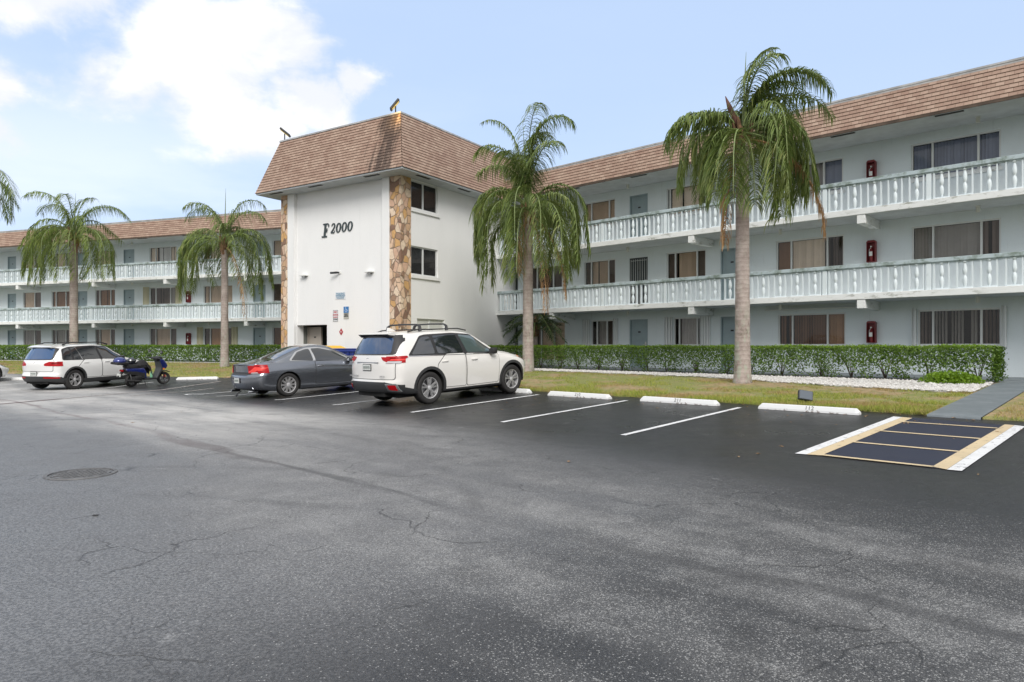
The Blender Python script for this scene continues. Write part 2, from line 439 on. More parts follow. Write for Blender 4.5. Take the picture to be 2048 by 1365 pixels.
    # faint tyre arcs
    for (cu_, cn_, r_a) in ((-9.5, -2.2, 8.9), (-7.6, 1.2, 7.2), (-2.5, -3.5, 8.0), (-12.5, 15.8, 9.2)):
        dx_ = t.math('POWER', t.math('SUBTRACT', u, cu_), 2.); dn_ = t.math('POWER', t.math('SUBTRACT', n, cn_), 2.); rr_ = t.math('ABSOLUTE', t.math('SUBTRACT', t.math('SQRT', t.math('ADD', dx_, dn_)), r_a))
        ta = t.math('MULTIPLY', t.mr(t.math('ABSOLUTE', t.math('SUBTRACT', rr_, .75)), .03, .13, 1., 0.), t.mr(med, .42, .6))
        base = t.mix(t.math('MULTIPLY', ta, .2), base, (.02, .02, .021, 1))
    # oil drips inside the bays
    ov = t.node('ShaderNodeTexVoronoi', feature='F1'); t.l.new(P, ov.inputs['Vector']); ov.inputs['Scale'].default_value = 1.3
    base = t.mix(t.math('MULTIPLY', t.math('MULTIPLY', t.mr(ov.outputs['Distance'], .03, .14, 1., 0.), t.mr(n, 8.5, 9.5)), t.mr(big, .45, .5, 0., .7)), base, (.008, .008, .008, 1))
    # grit
    base = t.mix(t.mr(grit, .56, .70, 0, .35), base, (.18, .18, .185, 1)); base = t.mix(t.mr(grit, .32, .45, .35, 0.), base, (.02, .02, .021, 1))
    t.base(base)
    rough = t.math('ADD', t.math('ADD', t.mr(med, .3, .7, .36, .50), t.math('MULTIPLY', band, .25)), t.mr(n, 6.5, 8.5, 0., -.10))
    t.inp(t.p, 'Roughness', rough); t.inp(t.p, 'Specular IOR Level', t.mr(n, 6.5, 8.5, .5, .36))
    h = t.math('ADD', t.math('ADD', t.math('MULTIPLY', fine, .5), t.math('MULTIPLY', vor.outputs['Distance'], -.5)), t.math('MULTIPLY', cr, -1.5))
    t.bump(h, .35, .012)
    return t.m
M['asphalt'] = asphalt()
# ------------------------------------------------------------------ text as flat letters with a little thickness
def text_mb(body, size, depth=.004, shear=0., bold=0., align='CENTER', Mx=None, spacing=1.):
    cu = bpy.data.curves.new('txt', 'FONT'); cu.body = body; cu.size = size; cu.shear = shear; cu.offset = bold
    cu.align_x = align; cu.align_y = 'CENTER'; cu.extrude = depth / 2; cu.space_character = spacing; cu.resolution_u = 3
    o = bpy.data.objects.new('txt', cu); col.objects.link(o)
    dg = bpy.context.evaluated_depsgraph_get(); dg.update()
    me = bpy.data.meshes.new_from_object(o.evaluated_get(dg))
    mb = MB(); mb.add([(Mx @ v.co) if Mx else v.co.copy() for v in me.vertices], [tuple(p.vertices) for p in me.polygons])
    bpy.data.objects.remove(o); bpy.data.curves.remove(cu); bpy.data.meshes.remove(me)
    return mb
# letters lie in xy facing +z; this turns them upright facing -y at a point
def upright(x, y, z, rz=0): return Matrix.Translation((x, y, z)) @ Matrix.Rotation(rz, 4, 'Z') @ Matrix.Rotation(rad(90), 4, 'X')
# ================================================================== BUILDINGS
def wall_holes(mb, x0, x1, z0, z1, y, holes, reveal=.12):
    """front skin of a wall (faces -y) with openings and their reveals; holes: (x0, x1, z0, z1)"""
    xs = sorted({x0, x1, *[min(max(v, x0), x1) for h in holes for v in h[:2]]}); zs = sorted({z0, z1, *[v for h in holes for v in h[2:4]]})
    for i in range(len(xs) - 1):
        for j in range(len(zs) - 1):
            cx, cz = (xs[i] + xs[i + 1]) / 2, (zs[j] + zs[j + 1]) / 2
            if any(h[0] < cx < h[1] and h[2] < cz < h[3] for h in holes): continue
            mb.quad((xs[i], y, zs[j]), (xs[i + 1], y, zs[j]), (xs[i + 1], y, zs[j + 1]), (xs[i], y, zs[j + 1]))
    for a, b, c, d in [h[:4] for h in holes]:
        r = y + reveal
        mb.quad((a, y, c), (a, y, d), (a, r, d), (a, r, c)); mb.quad((b, y, c), (b, r, c), (b, r, d), (b, y, d))
        mb.quad((a, y, d), (b, y, d), (b, r, d), (a, r, d)); mb.quad((a, y, c), (a, r, c), (b, r, c), (b, y, c))
def make_window(parent, x0, x1, z0, z1, y, mulls, blinds, style='v', shutters=None, sill=True):
    """window set in the wall face at y; mulls: fractions; blinds: per pane colour key"""
    f = MB(); w = .05
    yf = y + .035
    f.box(x0, x1, yf, yf + .07, z1 - w, z1); f.box(x0, x1, yf, yf + .07, z0, z0 + w)
    f.box(x0, x0 + w, yf + .002, yf + .068, z0 + w, z1 - w); f.box(x1 - w, x1, yf + .002, yf + .068, z0 + w, z1 - w)
    for m in mulls:
        c = x0 + (x1 - x0) * m; f.box(c - .03, c + .03, yf + .003, yf + .06, z0 + w, z1 - w)
    win = f.build('window', M['alu'], parent)
    g = MB(); g.box(x0 + w, x1 - w, yf + .035, yf + .041, z0 + w, z1 - w)
    g.build('glass', M['glass'], win)
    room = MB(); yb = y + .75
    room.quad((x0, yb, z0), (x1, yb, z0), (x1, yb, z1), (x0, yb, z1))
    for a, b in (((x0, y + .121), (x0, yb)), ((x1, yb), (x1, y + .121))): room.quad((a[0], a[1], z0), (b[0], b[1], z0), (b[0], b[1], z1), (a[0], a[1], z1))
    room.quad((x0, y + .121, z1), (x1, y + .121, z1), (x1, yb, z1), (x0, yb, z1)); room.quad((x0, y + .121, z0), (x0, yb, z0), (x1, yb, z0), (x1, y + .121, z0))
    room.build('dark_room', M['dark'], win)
    edges = [0] + list(mulls) + [1]
    for i, k in enumerate(blinds):
        if not k: continue
        a = x0 + w + (x1 - x0 - 2 * w) * edges[i]; b = x0 + w + (x1 - x0 - 2 * w) * edges[i + 1]
        bl = MB(); sw = .085; n = max(1, int((b - a) / sw)); yy = y + .165
        gap = k.endswith('!'); kk = k.rstrip('!')
        ang = .55 if not gap else 1.05
        if kk.startswith('c'):    # gathered curtain
            kk = kk[1:]; N = max(8, int((b - a) / .035))
            pts = [(a + (b - a) * q / N, yy + .03 * math.sin(q * 1.7) + .012 * math.sin(q * .6)) for q in range(N + 1)]
            for p, q in zip(pts, pts[1:]): bl.quad((p[0], p[1], z0 + w), (q[0], q[1], z0 + w), (q[0], q[1], z1 - w), (p[0], p[1], z1 - w))
        else:
            for q in range(n):
                if rnd.random() < (.04 if not gap else .1): continue
                cx = a + (q + .5) * (b - a) / n; aa = ang + rnd.uniform(-.2, .2); hw = .046
                dx, dy = hw * math.cos(aa), hw * math.sin(aa)
                bl.quad((cx - dx, yy - dy, z0 + w), (cx + dx, yy + dy, z0 + w), (cx + dx, yy + dy, z1 - w), (cx - dx, yy - dy, z1 - w))
        if bl.f: bl.build('blind', BL[kk], win)
    if sill:
        s = MB(); s.box(x0 - .05, x1 + .05, y - .05, y + .02, z0 - .10, z0 - .001)
        s.build('sill', M['slab'], win)
    if shutters:
        for a, b, mt in shutters:
            s = MB(); n = max(2, int((b - a) / .055)); st = (b - a) / n
            for q in range(n):
                xx = a + q * st; s.box(xx + .003, xx + st - .006, y - (.10 if q % 2 else .06), y - .004, z0 - .05, z1 + .04)
            s.box(a - .012, a, y - .11, y - .003, z0 - .06, z1 + .05)
            s.build('shutter', M[mt], win)
    return win
def make_door(parent, x0, x1, z0, z1, y, mat, grille=False, handle=1):
    f = MB(); f.box(x0, x0 + .05, y + .02, y + .11, z0, z1); f.box(x1 - .05, x1, y + .02, y + .11, z0, z1); f.box(x0 + .05, x1 - .05, y + .022, y + .108, z1 - .05, z1)
    f.bbox(x0 + .052, x1 - .052, y + .07, y + .108, z0 + .01, z1 - .052, .006)
    d = f.build('door', M[mat], parent)
    h = MB(); hx = x1 - .14 if handle > 0 else x0 + .14
    h.box(hx - .03, hx + .03, y + .055, y + .069, z0 + .95, z0 + 1.12); h.tube([(hx, y + .06, z0 + 1.0), (hx, y + .02, z0 + 1.0), (hx - .1 * handle, y + .02, z0 + 1.0)], .012, 6)
    h.build('handle', M['steel'], d)
    p = MB(); p.box((x0 + x1) / 2 - .06, (x0 + x1) / 2 + .06, y + .062, y + .069, z0 + 1.5, z0 + 1.56); p.build('number_plate', M['black'], d)
    if grille:
        g = MB(); nb = 7
        for i in range(nb + 1): xx = x0 + .06 + (x1 - x0 - .12) * i / nb; g.tube([(xx, y + .03, z0 + .02), (xx, y + .03, z1 - .06)], .009, 5)
        for zz in (z0 + .1, z0 + 1.0, z1 - .12): g.tube([(x0 + .05, y + .03, zz), (x1 - .05, y + .03, zz)], .009, 5)
        g.build('security_grille', M['alu'], d)
    return d
# baluster: turned vase on a plinth between two thin bars, shared by all railings
def baluster_mesh():
    b = MB(); prof = [(0, 0), (.055, 0), (.055, .035), (.03, .045), (.038, .08), (.058, .18), (.062, .26), (.045, .345), (.026, .375), (.026, .385), (.05, .42), (.062, .50), (.056, .58), (.040, .68), (.028, .715), (.045, .74), (.06, .75), (.06, .79), (0, .79)]
    b.lathe(prof, 12)
    return b
def bal_frame_mesh():
    b = MB()
    for s in (-1, 1): b.box(s * .185 - .0175, s * .185 + .0175, -.045, .045, 0, .805)
    b.box(-.1675, .1675, -.05, .05, 0, .045); b.box(-.1675, .1675, -.03, .03, .79, .805)
    return b
_bal = baluster_mesh(); _fr = bal_frame_mesh()
bal_o = None
def railing(parent, x0, x1, y, zb, name='balcony_railing', phase=0.):
    """zb: top of slab. posts every 2.94 m with five balusters between"""
    global bal_o
    c = MB(); c.bbox(x0, x1, y - .09, y + .09, zb + .805, zb + .925, .012); c.box(x0, x1, y - .055, y + .055, zb + .775, zb + .806)
    r = c.build(name, M['handrail'], parent)
    per = 2.94; x = x0 + phase
    while x < x1 + .01:
        if x > x0 - .01:
            p = MB(); p.bbox(x - .065, x + .065, y - .052, y + .052, zb, zb + .774, .006); p.build('post', M['baluster'], r)
        for i in range(5):
            bx = x + .32 + i * .575
            if bx > x1 - .15 or bx < x0 + .15: continue
            if bal_o is None:
                m = MB(); m.add(_bal.v, _bal.f); m.add([(a, b_, c_ * .965) for a, b_, c_ in _fr.v], _fr.f)
                bal_o = m.build('baluster', M['baluster'], r, angle=35); o = bal_o
            else:
                o = bal_o.copy(); col.objects.link(o); o.parent = r
            o.location = (bx, y, zb)
        x += per
    return r
def shingled(mb, p0, p1, q0, q1, rows=None, u0=0.):
    """courses of shingles on the slope p0-p1 (eave) to q0-q1 (top), each course tilted a little"""
    p0, p1, q0, q1 = map(Vector, (p0, p1, q0, q1))
    h = (q0 - p0).length; L = (p1 - p0).length; rows = max(1, round(h / .138))
    nrm = (p1 - p0).cross(q0 - p0).normalized()
    sl = (q0 - p0); hz = sl - (p1 - p0).normalized() * sl.dot((p1 - p0).normalized()); hs = hz.length
    off = (q0 - p0).dot((p1 - p0).normalized())
    segs = max(1, int(L / 1.5))
    for r in range(rows):
        a, b = r / rows, (r + 1) / rows
        for i in range(segs):
            s, t = i / segs, (i + 1) / segs
            A = p0.lerp(q0, a).lerp(p1.lerp(q1, a), s) + nrm * .022; B = p0.lerp(q0, a).lerp(p1.lerp(q1, a), t) + nrm * .022
            D = p0.lerp(q0, b).lerp(p1.lerp(q1, b), s); C_ = p0.lerp(q0, b).lerp(p1.lerp(q1, b), t)
            ax = (p1 - p0).normalized()
            uv = [((X - p0).dot(ax) + u0, hh) for X, hh in ((A, a * hs), (B, a * hs), (C_, b * hs), (D, b * hs))]
            uv = [(x, round(a * hs / .138) * .138 if k < 2 else round(a * hs / .138) * .138 + .138) for k, (x, _) in enumerate(uv)]
            mb.quad(A, B, C_, D, uv)
            A0 = A - nrm * .022; B0 = B - nrm * .022
            mb.quad(A0, B0, B, A, [(uv[0][0], uv[0][1] + .001), (uv[1][0], uv[1][1] + .001), (uv[1][0], uv[1][1] + .01), (uv[0][0], uv[0][1] + .01)])
    return rows
FZ = (.44, 3.04, 5.69)          # floor levels
LZ = (2.53, 5.18, 7.80)         # window heads
def wing(name, label, frm, base, ang, x0, x1, rail_y, wall_y, eave_y, wins, doors, beams, vents, rail_span, phase, lamps=None):
    w = thing(name, label, 'apartment building', (*base, 0), ang)
    yw = wall_y; holes = []
    for fl in range(3):
        for a in wins[fl]: holes.append((a['x'][0], a['x'][1], a.get('z0', LZ[fl] - 1.12), LZ[fl]))
        for d in doors: holes.append((d[0], d[1], FZ[fl] + .01, FZ[fl] + 2.07))
    wl = MB(); wall_holes(wl, x0, x1, -.3, 8.2, yw, holes)
    yb = yw + 9
    wl.quad((x0, yw, -.3), (x0, yw, 8.2), (x0, yb, 8.2), (x0, yb, -.3)); wl.quad((x1, yw, -.3), (x1, yb, -.3), (x1, yb, 8.2), (x1, yw, 8.2))
    wl.quad((x0, yb, -.3), (x0, yb, 8.2), (x1, yb, 8.2), (x1, yb, -.3))
    wl.build('wall', M['wall_blue'], w)
    # openings
    for fl in range(3):
        for a in wins[fl]:
            make_window(w, a['x'][0], a['x'][1], a.get('z0', LZ[fl] - 1.12), LZ[fl], yw, a['m'], a['b'], shutters=a.get('s'), sill=a.get('sill', True))
        for d in doors:
            mt = d[2][fl] if isinstance(d[2], tuple) else d[2]
            make_door(w, d[0], d[1], FZ[fl] + .01, FZ[fl] + 2.07, yw, mt.rstrip('#'), grille=mt.endswith('#'))
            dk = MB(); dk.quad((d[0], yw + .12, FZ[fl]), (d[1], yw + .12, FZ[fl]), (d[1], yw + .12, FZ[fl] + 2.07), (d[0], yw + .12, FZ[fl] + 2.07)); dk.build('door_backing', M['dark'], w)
    # slabs with beams
    a, b = rail_span
    for z in FZ[1:]:
        s = MB(); s.bbox(a, b, rail_y - .13, yw - .003, z - .19, z, .008); s.build('balcony_slab', M['slab'], w)
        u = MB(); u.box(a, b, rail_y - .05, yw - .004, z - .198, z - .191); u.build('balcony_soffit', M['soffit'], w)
        for bx in beams:
            m = MB(); m.bbox(bx - .12, bx + .12, rail_y - .11, yw - .004, z - .47, z - .199, .008); m.build('balcony_beam', M['slab'], w)
        railing(w, a, b, rail_y, z + .0, phase=phase)
    # mansard
    sh = MB(); shingled(sh, (x0, eave_y, 8.14), (x1, eave_y, 8.14), (x0, eave_y + .36, 9.17), (x1, eave_y + .36, 9.17))
    rf = sh.build('mansard', M['shingle'], w)
    fb = MB(); fb.box(x0, x1, eave_y - .012, eave_y + .03, 8.06, 8.165); fb.build('fascia', M['slab'] if False else M['stem'], w)
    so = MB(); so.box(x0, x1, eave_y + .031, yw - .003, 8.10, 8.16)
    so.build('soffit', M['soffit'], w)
    for vx in vents:
        v = MB(); v.box(vx - .36, vx + .36, eave_y + .22, eave_y + .34, 8.086, 8.099); v.build('soffit_vent', M['vent'], w)
    tp = MB(); tp.box(x0, x1, eave_y + .34, yb, 9.14, 9.2); tp.box(x0, x1, eave_y + .325, eave_y + .46, 9.20, 9.255); tp.build('roof', M['flash'], w)
    return w
# ---- right wing
U0, N0 = -12., 23.05
def rx(*a): return tuple(v - U0 for v in a)
bx = R2(U0, N0)
def W(a, b, m, bl, **k): return dict(x=rx(a, b), m=m, b=bl, **k)
rw = [
 [W(-22.0, -19.88, (.3, .68), ('dark!', 'tan', 'tan'), z0=.7, sill=False), W(-18.4, -17.15, (.25, .68), ('', 'cgrey', 'dark!'), s=[rx(-18.78, -18.42) + ('shutter_white',), rx(-17.13, -16.93) + ('shutter_white',)]),
  W(-14.25, -13.04, (.2, .85), ('', 'cgrey', ''), s=[rx(-14.6, -14.28) + ('shutter_white',), rx(-13.02, -12.62) + ('shutter_white',)]),
  W(-10.0, -7.7, (.22, .74), ('brown!', 'brown!', 'orange')), W(-5.55, -3.38, (.19, .77), ('dark!', 'grey!', 'dark!'), s=[rx(-5.69, -5.57) + ('shutter_white',), rx(-3.36, -3.24) + ('shutter_white',)]), W(.6, 2.9, (.22, .74), ('tan', 'tan', 'tan'))],
 [W(-22.3, -20.05, (.3, .75), ('dark!', '', 'dark!')), W(-18.78, -17.08, (.22, .77), ('dark!', 'tan', 'dark')), W(-14.57, -12.83, (.22, .77), ('dark', 'tan', 'dark')),
  W(-10.07, -7.75, (.23, .76), ('brown', 'beige_sky', 'dark!')), W(-5.72, -3.39, (.25, .79), ('grey', 'grey', 'dark')), W(.6, 2.9, (.22, .74), ('tan', 'tan', 'tan'))],
 [W(-22.3, -20.05, (.3, .75), ('tan', 'brown', 'dark!')), W(-18.76, -17.1, (.22, .8), ('tan', 'tan', 'tan')), W(-14.57, -12.83, (.08, .9), ('', 'beige_sky', 'dark')),
  W(-10.07, -7.78, (.3, .72), ('white', 'cgrey', 'blue')), W(-5.74, -3.39, (.25, .76), ('blue', 'blue', 'blue')), W(.6, 2.9, (.22, .74), ('tan', 'tan', 'tan'))]]
rd = [rx(-23.7, -22.85) + (('door_dark', 'door_dark', 'door_dark'),), rx(-16.36, -15.46) + (('door_blue', 'door_dark#', 'door_blue'),), rx(-12.22, -11.34) + (('door_blue',) * 3,), rx(-2.3, -1.4) + (('door_blue',) * 3,)]
right_wing = wing('apartment_building', 'three storey pale blue apartment wing with balustraded balconies, behind the two taller palms', None, bx, RA, -12.6, 20.,
    0, 1.45, -.38, rw, rd, rx(-19.4, -12.62, -6.76, -.9, 4.9), rx(-21.5, -18.2, -14.9, -11.2, -7.3, -4.4, -1.0, 2.5), (-11.4, 20.), .83)
at_ = MB(); at_.bbox(*rx(-10.45, -7.35), 1.36, 1.448, 2.66, 2.72, .006); at_.build('awning_track', M['alu'], right_wing)
# ---- left wing
L0, K0 = -35., 32.75
def lx(*a): return tuple(v - L0 for v in a)
def WL(a, b, m, bl, **k): return dict(x=lx(a, b), m=m, b=bl, **k)
def lrow(bs, **k):
    xs = [(-60.6, -58.9), (-57.4, -55.7), (-53.6, -51.9), (-48.52, -46.75), (-45.73, -44.0), (-41.67, -39.88), (-36.9, -34.65), (-32.48, -30.23), (-27.24, -25.6), (-24.2, -22.0)]
    out = []
    for i, (a, b) in enumerate(xs):
        d = WL(a, b, (.22, .76) if i not in (3, 8) else (.62,), bs[i])
        if i in k.get('sh', {}):
            mt, wd = k['sh'][i]; d['s'] = [lx(a - wd, a - .02) + (mt,), lx(b + .02, b + wd) + (mt,)]
        out.append(d)
    return out
T3 = ('tan', 'tan', 'tan'); Dk = ('dark!', 'dark!', 'dark!')
lw = [lrow([Dk, Dk, ('dark', 'tan', 'dark'), ('grey', 'dark'), ('dark!', 'cgrey', 'dark!'), ('dark', 'tan', 'dark'), ('dark', 'tan', 'dark'), ('dark!', 'orange', 'dark'), ('brown!', ''), Dk], sh={7: ('yellowish', .42)}),
      lrow([Dk, T3, Dk, ('tan', 'dark'), ('brown', 'brown', 'brown'), ('dark', 'brown', 'brown'), ('dark!', 'dark!', 'grey'), T3, ('dark!', ''), Dk], sh={6: ('yellowish', .42)}),
      lrow([Dk, T3, Dk, ('beige_sky', 'dark'), ('dark', 'tan', 'grey'), ('tan', 'tan', 'dark'), ('beige_sky', 'white', 'beige_sky'), ('brown', 'beige_sky', 'brown'), ('tan', 'brown!'), Dk])]
ld = [lx(a, b) + (('door_blue',) * 3,) for a, b in ((-62.5, -61.6), (-55.2, -54.3), (-50.08, -49.22), (-43.28, -42.38), (-39.14, -38.2), (-28.68, -27.75))]
left_wing = wing('apartment_building', 'long three storey pale blue apartment wing reaching away beyond the two smaller palms', None, L2(L0, K0), LA, -30., 18.,
    0, 1.45, -.38, lw, ld, lx(-60.8, -53.9, -46.9, -39.95, -34.0, -27.9, -22.), lx(-60, -56.5, -53, -49.5, -46, -42.6, -39.3, -35.8, -32.2, -28.6, -25), (-30., 17.1), 1.28)
# ---- stair tower: local x runs along the front to the right, y inward, origin at the near corner
tw_ = thing('stair_tower', 'white three storey stair tower with stone clad corners and tall brown shingle mansard', 'tower', (*TC, 0), TA)
WD, DP = 7.02, 10.
fz0 = .25
bd = MB()
door = (-6.13, -4.24, fz0, 2.3)
wall_holes(bd, -6.15, -.93, -.3, 8.2, .10, [door], .35)
bd.build('front_wall', M['wall_white'], tw_)
rm = MB()   # lobby behind the opening
x0, x1, z0, z1 = door
rm.quad((x0, 2.6, z0), (x1, 2.6, z0), (x1, 2.6, z1), (x0, 2.6, z1)); rm.quad((x0, .45, z0), (x0, 2.6, z0), (x0, 2.6, z1), (x0, .45, z1)); rm.quad((x1, 2.6, z0), (x1, .45, z0), (x1, .45, z1), (x1, 2.6, z1))
rm.quad((x0, .45, z1), (x1, .45, z1), (x1, 2.6, z1), (x0, 2.6, z1)); rm.quad((x0, .45, z0), (x1, .45, z0), (x1, 2.6, z0), (x0, 2.6, z0)[:3])
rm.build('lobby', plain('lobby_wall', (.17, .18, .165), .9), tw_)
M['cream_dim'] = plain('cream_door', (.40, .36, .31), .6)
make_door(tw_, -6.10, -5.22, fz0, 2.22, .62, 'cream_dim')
pb = MB(); pb.box(-4.9, -4.65, 2.52, 2.59, 1.35, 1.75); pb.build('notice_box', M['black'], tw_)
pil = MB(); pil.bbox(-6.58, -6.15, -.06, .5, -.3, 8.12, .01); pil.build('pilaster', M['wall_white'], tw_)
pil = MB(); pil.bbox(-.93, -.55, -.06, .5, -.3, 8.12, .01); pil.build('pilaster', M['wall_white'], tw_)
st = MB(); st.bbox(-.548, .03, -.03, .585, -.3, 8.12, .012); st.build('stone_cladding', M['stone'], tw_)
st = MB(); st.bbox(-7.05, -6.582, -.03, .5, -.3, 8.12, .012); st.build('stone_cladding', M['stone'], tw_)
# side walls
sd = MB()
def sidewall(mb, holes):
    ys = sorted({.586, DP, *[v for h in holes for v in h[:2]]}); zs = sorted({-.3, 8.2, *[v for h in holes for v in h[2:]]})
    for i in range(len(ys) - 1):
        for j in range(len(zs) - 1):
            cy, cz = (ys[i] + ys[i + 1]) / 2, (zs[j] + zs[j + 1]) / 2
            if any(h[0] < cy < h[1] and h[2] < cz < h[3] for h in holes): continue
            mb.quad((0, ys[i], zs[j]), (0, ys[i + 1], zs[j]), (0, ys[i + 1], zs[j + 1]), (0, ys[i], zs[j + 1]))
    for a, b, c, d in holes:
        r = -.15
        mb.quad((0, a, c), (0, a, d), (r, a, d), (r, a, c)); mb.quad((0, b, c), (r, b, c), (r, b, d), (0, b, d))
        mb.quad((0, a, d), (0, b, d), (r, b, d), (r, a, d)); mb.quad((0, a, c), (r, a, c), (r, b, c), (0, b, c))
sh_ = [(.62, 2.31, 6.90, 8.03), (.62, 2.31, 4.25, 5.40), (.98, 2.76, 1.3, 2.50)]
sidewall(sd, sh_); sd.build('side_wall', M['wall_white'], tw_)
s2 = MB(); s2.quad((-WD, .5, -.3), (-WD, .5, 8.2), (-WD, DP, 8.2), (-WD, DP, -.3)); s2.quad((-WD, DP, -.3), (-WD, DP, 8.2), (0, DP, 8.2), (0, DP, -.3)); s2.build('side_wall', M['wall_white'], tw_)
for i, (a, b, c, d) in enumerate(sh_):
    f = MB(); X0, X1 = -.11, -.05; w = .05
    f.box(X0, X1, a, b, d - w, d); f.box(X0, X1, a, b, c, c + w); f.box(X0 + .002, X1 - .002, a, a + w, c + w, d - w); f.box(X0 + .002, X1 - .002, b - w, b, c + w, d - w)
    mid = (a + b) / 2 - .05; f.box(X0 + .003, X1 - .003, mid - .03, mid + .03, c + w, d - w)
    wn = f.build('window', M['alu'], tw_)
    g = MB(); g.box(-.085, -.079, a + w, b - w, c + w, d - w); g.build('glass', M['glass'] if i < 2 else M['frosted'], wn)
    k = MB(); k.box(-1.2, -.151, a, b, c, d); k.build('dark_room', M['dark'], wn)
    if i < 2: s = MB(); s.box(-.02, .06, a - .03, b + .08, c - .14, c - .001); s.build('sill', M['wall_white'], wn)
# roof
ev, bk, zt = .8, .75, 10.45
E0, E1 = -WD - ev, ev
mf = MB(); shingled(mf, (E0, -ev, 8.12), (E1, -ev, 8.12), (E0 + bk, -ev + bk, zt), (E1 - bk, -ev + bk, zt))
mf.build('mansard_front', M['shingle_stained'], tw_)
ms = MB(); shingled(ms, (E1, -ev, 8.12), (E1, DP, 8.12), (E1 - bk, -ev + bk, zt), (E1 - bk, DP, zt), u0=20.)
shingled(ms, (E0, DP, 8.12), (E0, -ev, 8.12), (E0 + bk, DP, zt), (E0 + bk, -ev + bk, zt), u0=40.)
shingled(ms, (E1, DP, 8.12), (E0, DP, 8.12), (E1 - bk, DP - .01, zt), (E0 + bk, DP - .01, zt), u0=60.)
ms.build('mansard_side', M['shingle'], tw_)
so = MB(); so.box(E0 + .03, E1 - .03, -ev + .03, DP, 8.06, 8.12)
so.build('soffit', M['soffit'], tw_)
for a, b, c, d in ((-7.1, -6.3, -.62, -.50), (-4.6, -3.8, -.62, -.50), (-1.4, -.6, -.62, -.50), (.50, .62, .3, 1.1), (.50, .62, 3., 3.8), (.5, .62, 5.6, 6.4)):
    v = MB(); v.box(a, b, c, d, 8.045, 8.059); v.build('soffit_vent', M['vent'], tw_)
tp = MB(); tp.box(E0 + bk, E1 - bk, -ev + bk + .01, DP, zt - .05, zt + .01)
for q in ((E0 + bk - .03, E1 - bk + .03, -ev + bk - .03, -ev + bk + .08), (E1 - bk - .08, E1 - bk + .03, -ev + bk + .081, DP), (E0 + bk - .03, E0 + bk + .08, -ev + bk + .081, DP)):
    tp.box(*q, zt + .011, zt + .075)
tp.build('roof', M['flash'], tw_)
# ---- lettering F 2000 : strokes with serifs, standing 4 cm proud
def stroke(mb, pts, ws, Mx, th=.035):
    L_, R_ = [], []
    for i, p in enumerate(pts):
        a = Vector(pts[max(i - 1, 0)]); b = Vector(pts[min(i + 1, len(pts) - 1)]); d = (b - a).normalized(); nn_ = Vector((-d.y, d.x))
        L_.append(Vector(p) + nn_ * ws[i] / 2); R_.append(Vector(p) - nn_ * ws[i] / 2)
    for i in range(len(pts) - 1):
        q = [L_[i], L_[i + 1], R_[i + 1], R_[i]]
        vs = [Mx @ Vector((v.x, v.y, 0)) for v in q] + [Mx @ Vector((v.x, v.y, th)) for v in q]
        mb.add(vs, [(0, 3, 2, 1), (4, 5, 6, 7), (0, 1, 5, 4), (1, 2, 6, 5), (2, 3, 7, 6), (3, 0, 4, 7)])
sg = thing('building_lettering', 'dark raised letters F 2000 high on the white tower front', 'sign', (*T2(-3.55, .098), 6.3), TA)
Mx = upright(0, 0, 0); shx = .14
def sk(p): return [(x + shx * y, y) for x, y in p]
ink = plain('letter_paint_dark', (.035, .05, .055), .5)
F_ = MB(); Mf = Mx @ Matrix.Translation((-.09, 0, 0)); Mx, Mx_d = Mf, Mx
stroke(F_, sk([(-.70, -.24), (-.70, .26)]), [.10, .10], Mx)
stroke(F_, sk([(-.86, -.255), (-.56, -.255)]), [.06, .06], Mx, .034)
stroke(F_, sk([(-.85, .27), (-.70, .275), (-.56, .27), (-.505, .225), (-.495, .12)]), [.05, .055, .055, .055, .02], Mx, .033)
stroke(F_, sk([(-.68, .0), (-.62, .0), (-.59, .0)]), [.06, .06, .05], Mx, .032); stroke(F_, sk([(-.59, -.10), (-.585, 0), (-.59, .09)]), [.02, .055, .02], Mx, .031)
F_.build('letter', ink, sg); Mx = Mx_d
d2 = MB(); stroke(d2, sk([(-.40, .14), (-.385, .2), (-.33, .25), (-.27, .245), (-.225, .19), (-.225, .12), (-.27, .03), (-.34, -.05), (-.40, -.11)]), [.035, .035, .035, .04, .055, .065, .06, .05, .04], Mx)
stroke(d2, sk([(-.42, -.12), (-.34, -.115), (-.27, -.135), (-.21, -.12), (-.205, -.04)]), [.04, .06, .05, .035, .015], Mx, .033); d2.build('digit', ink, sg)
for cx in (.02, .36, .70):
    z_ = MB(); n_ = 20; P0 = [(cx + .115 * math.cos(2 * math.pi * i / n_), .05 + .195 * math.sin(2 * math.pi * i / n_)) for i in range(n_ + 1)]
    wv = [.03 + .045 * abs(math.cos(2 * math.pi * i / n_)) for i in range(n_ + 1)]
    P0 = sk(P0)
    # closed stroke
    Lp, Rp = [], []
    for i in range(n_):
        a = 2 * math.pi * i / n_; ww = wv[i] / 2
        Lp.append(((cx + (.11 + ww) * math.cos(a)) + shx * (.05 + (.185 + ww) * math.sin(a)), .05 + (.185 + ww) * math.sin(a)))
        Rp.append(((cx + (.11 - ww) * math.cos(a)) + shx * (.05 + (.185 - ww) * math.sin(a)), .05 + (.185 - ww) * math.sin(a)))
    for i in range(n_):
        j = (i + 1) % n_; q = [Lp[i], Lp[j], Rp[j], Rp[i]]
        vs = [Mx @ Vector((*v, 0)) for v in q] + [Mx @ Vector((*v, .035)) for v in q]
        z_.add(vs, [(0, 3, 2, 1), (4, 5, 6, 7), (0, 1, 5, 4), (2, 3, 7, 6)])
    z_.build('digit', ink, sg)
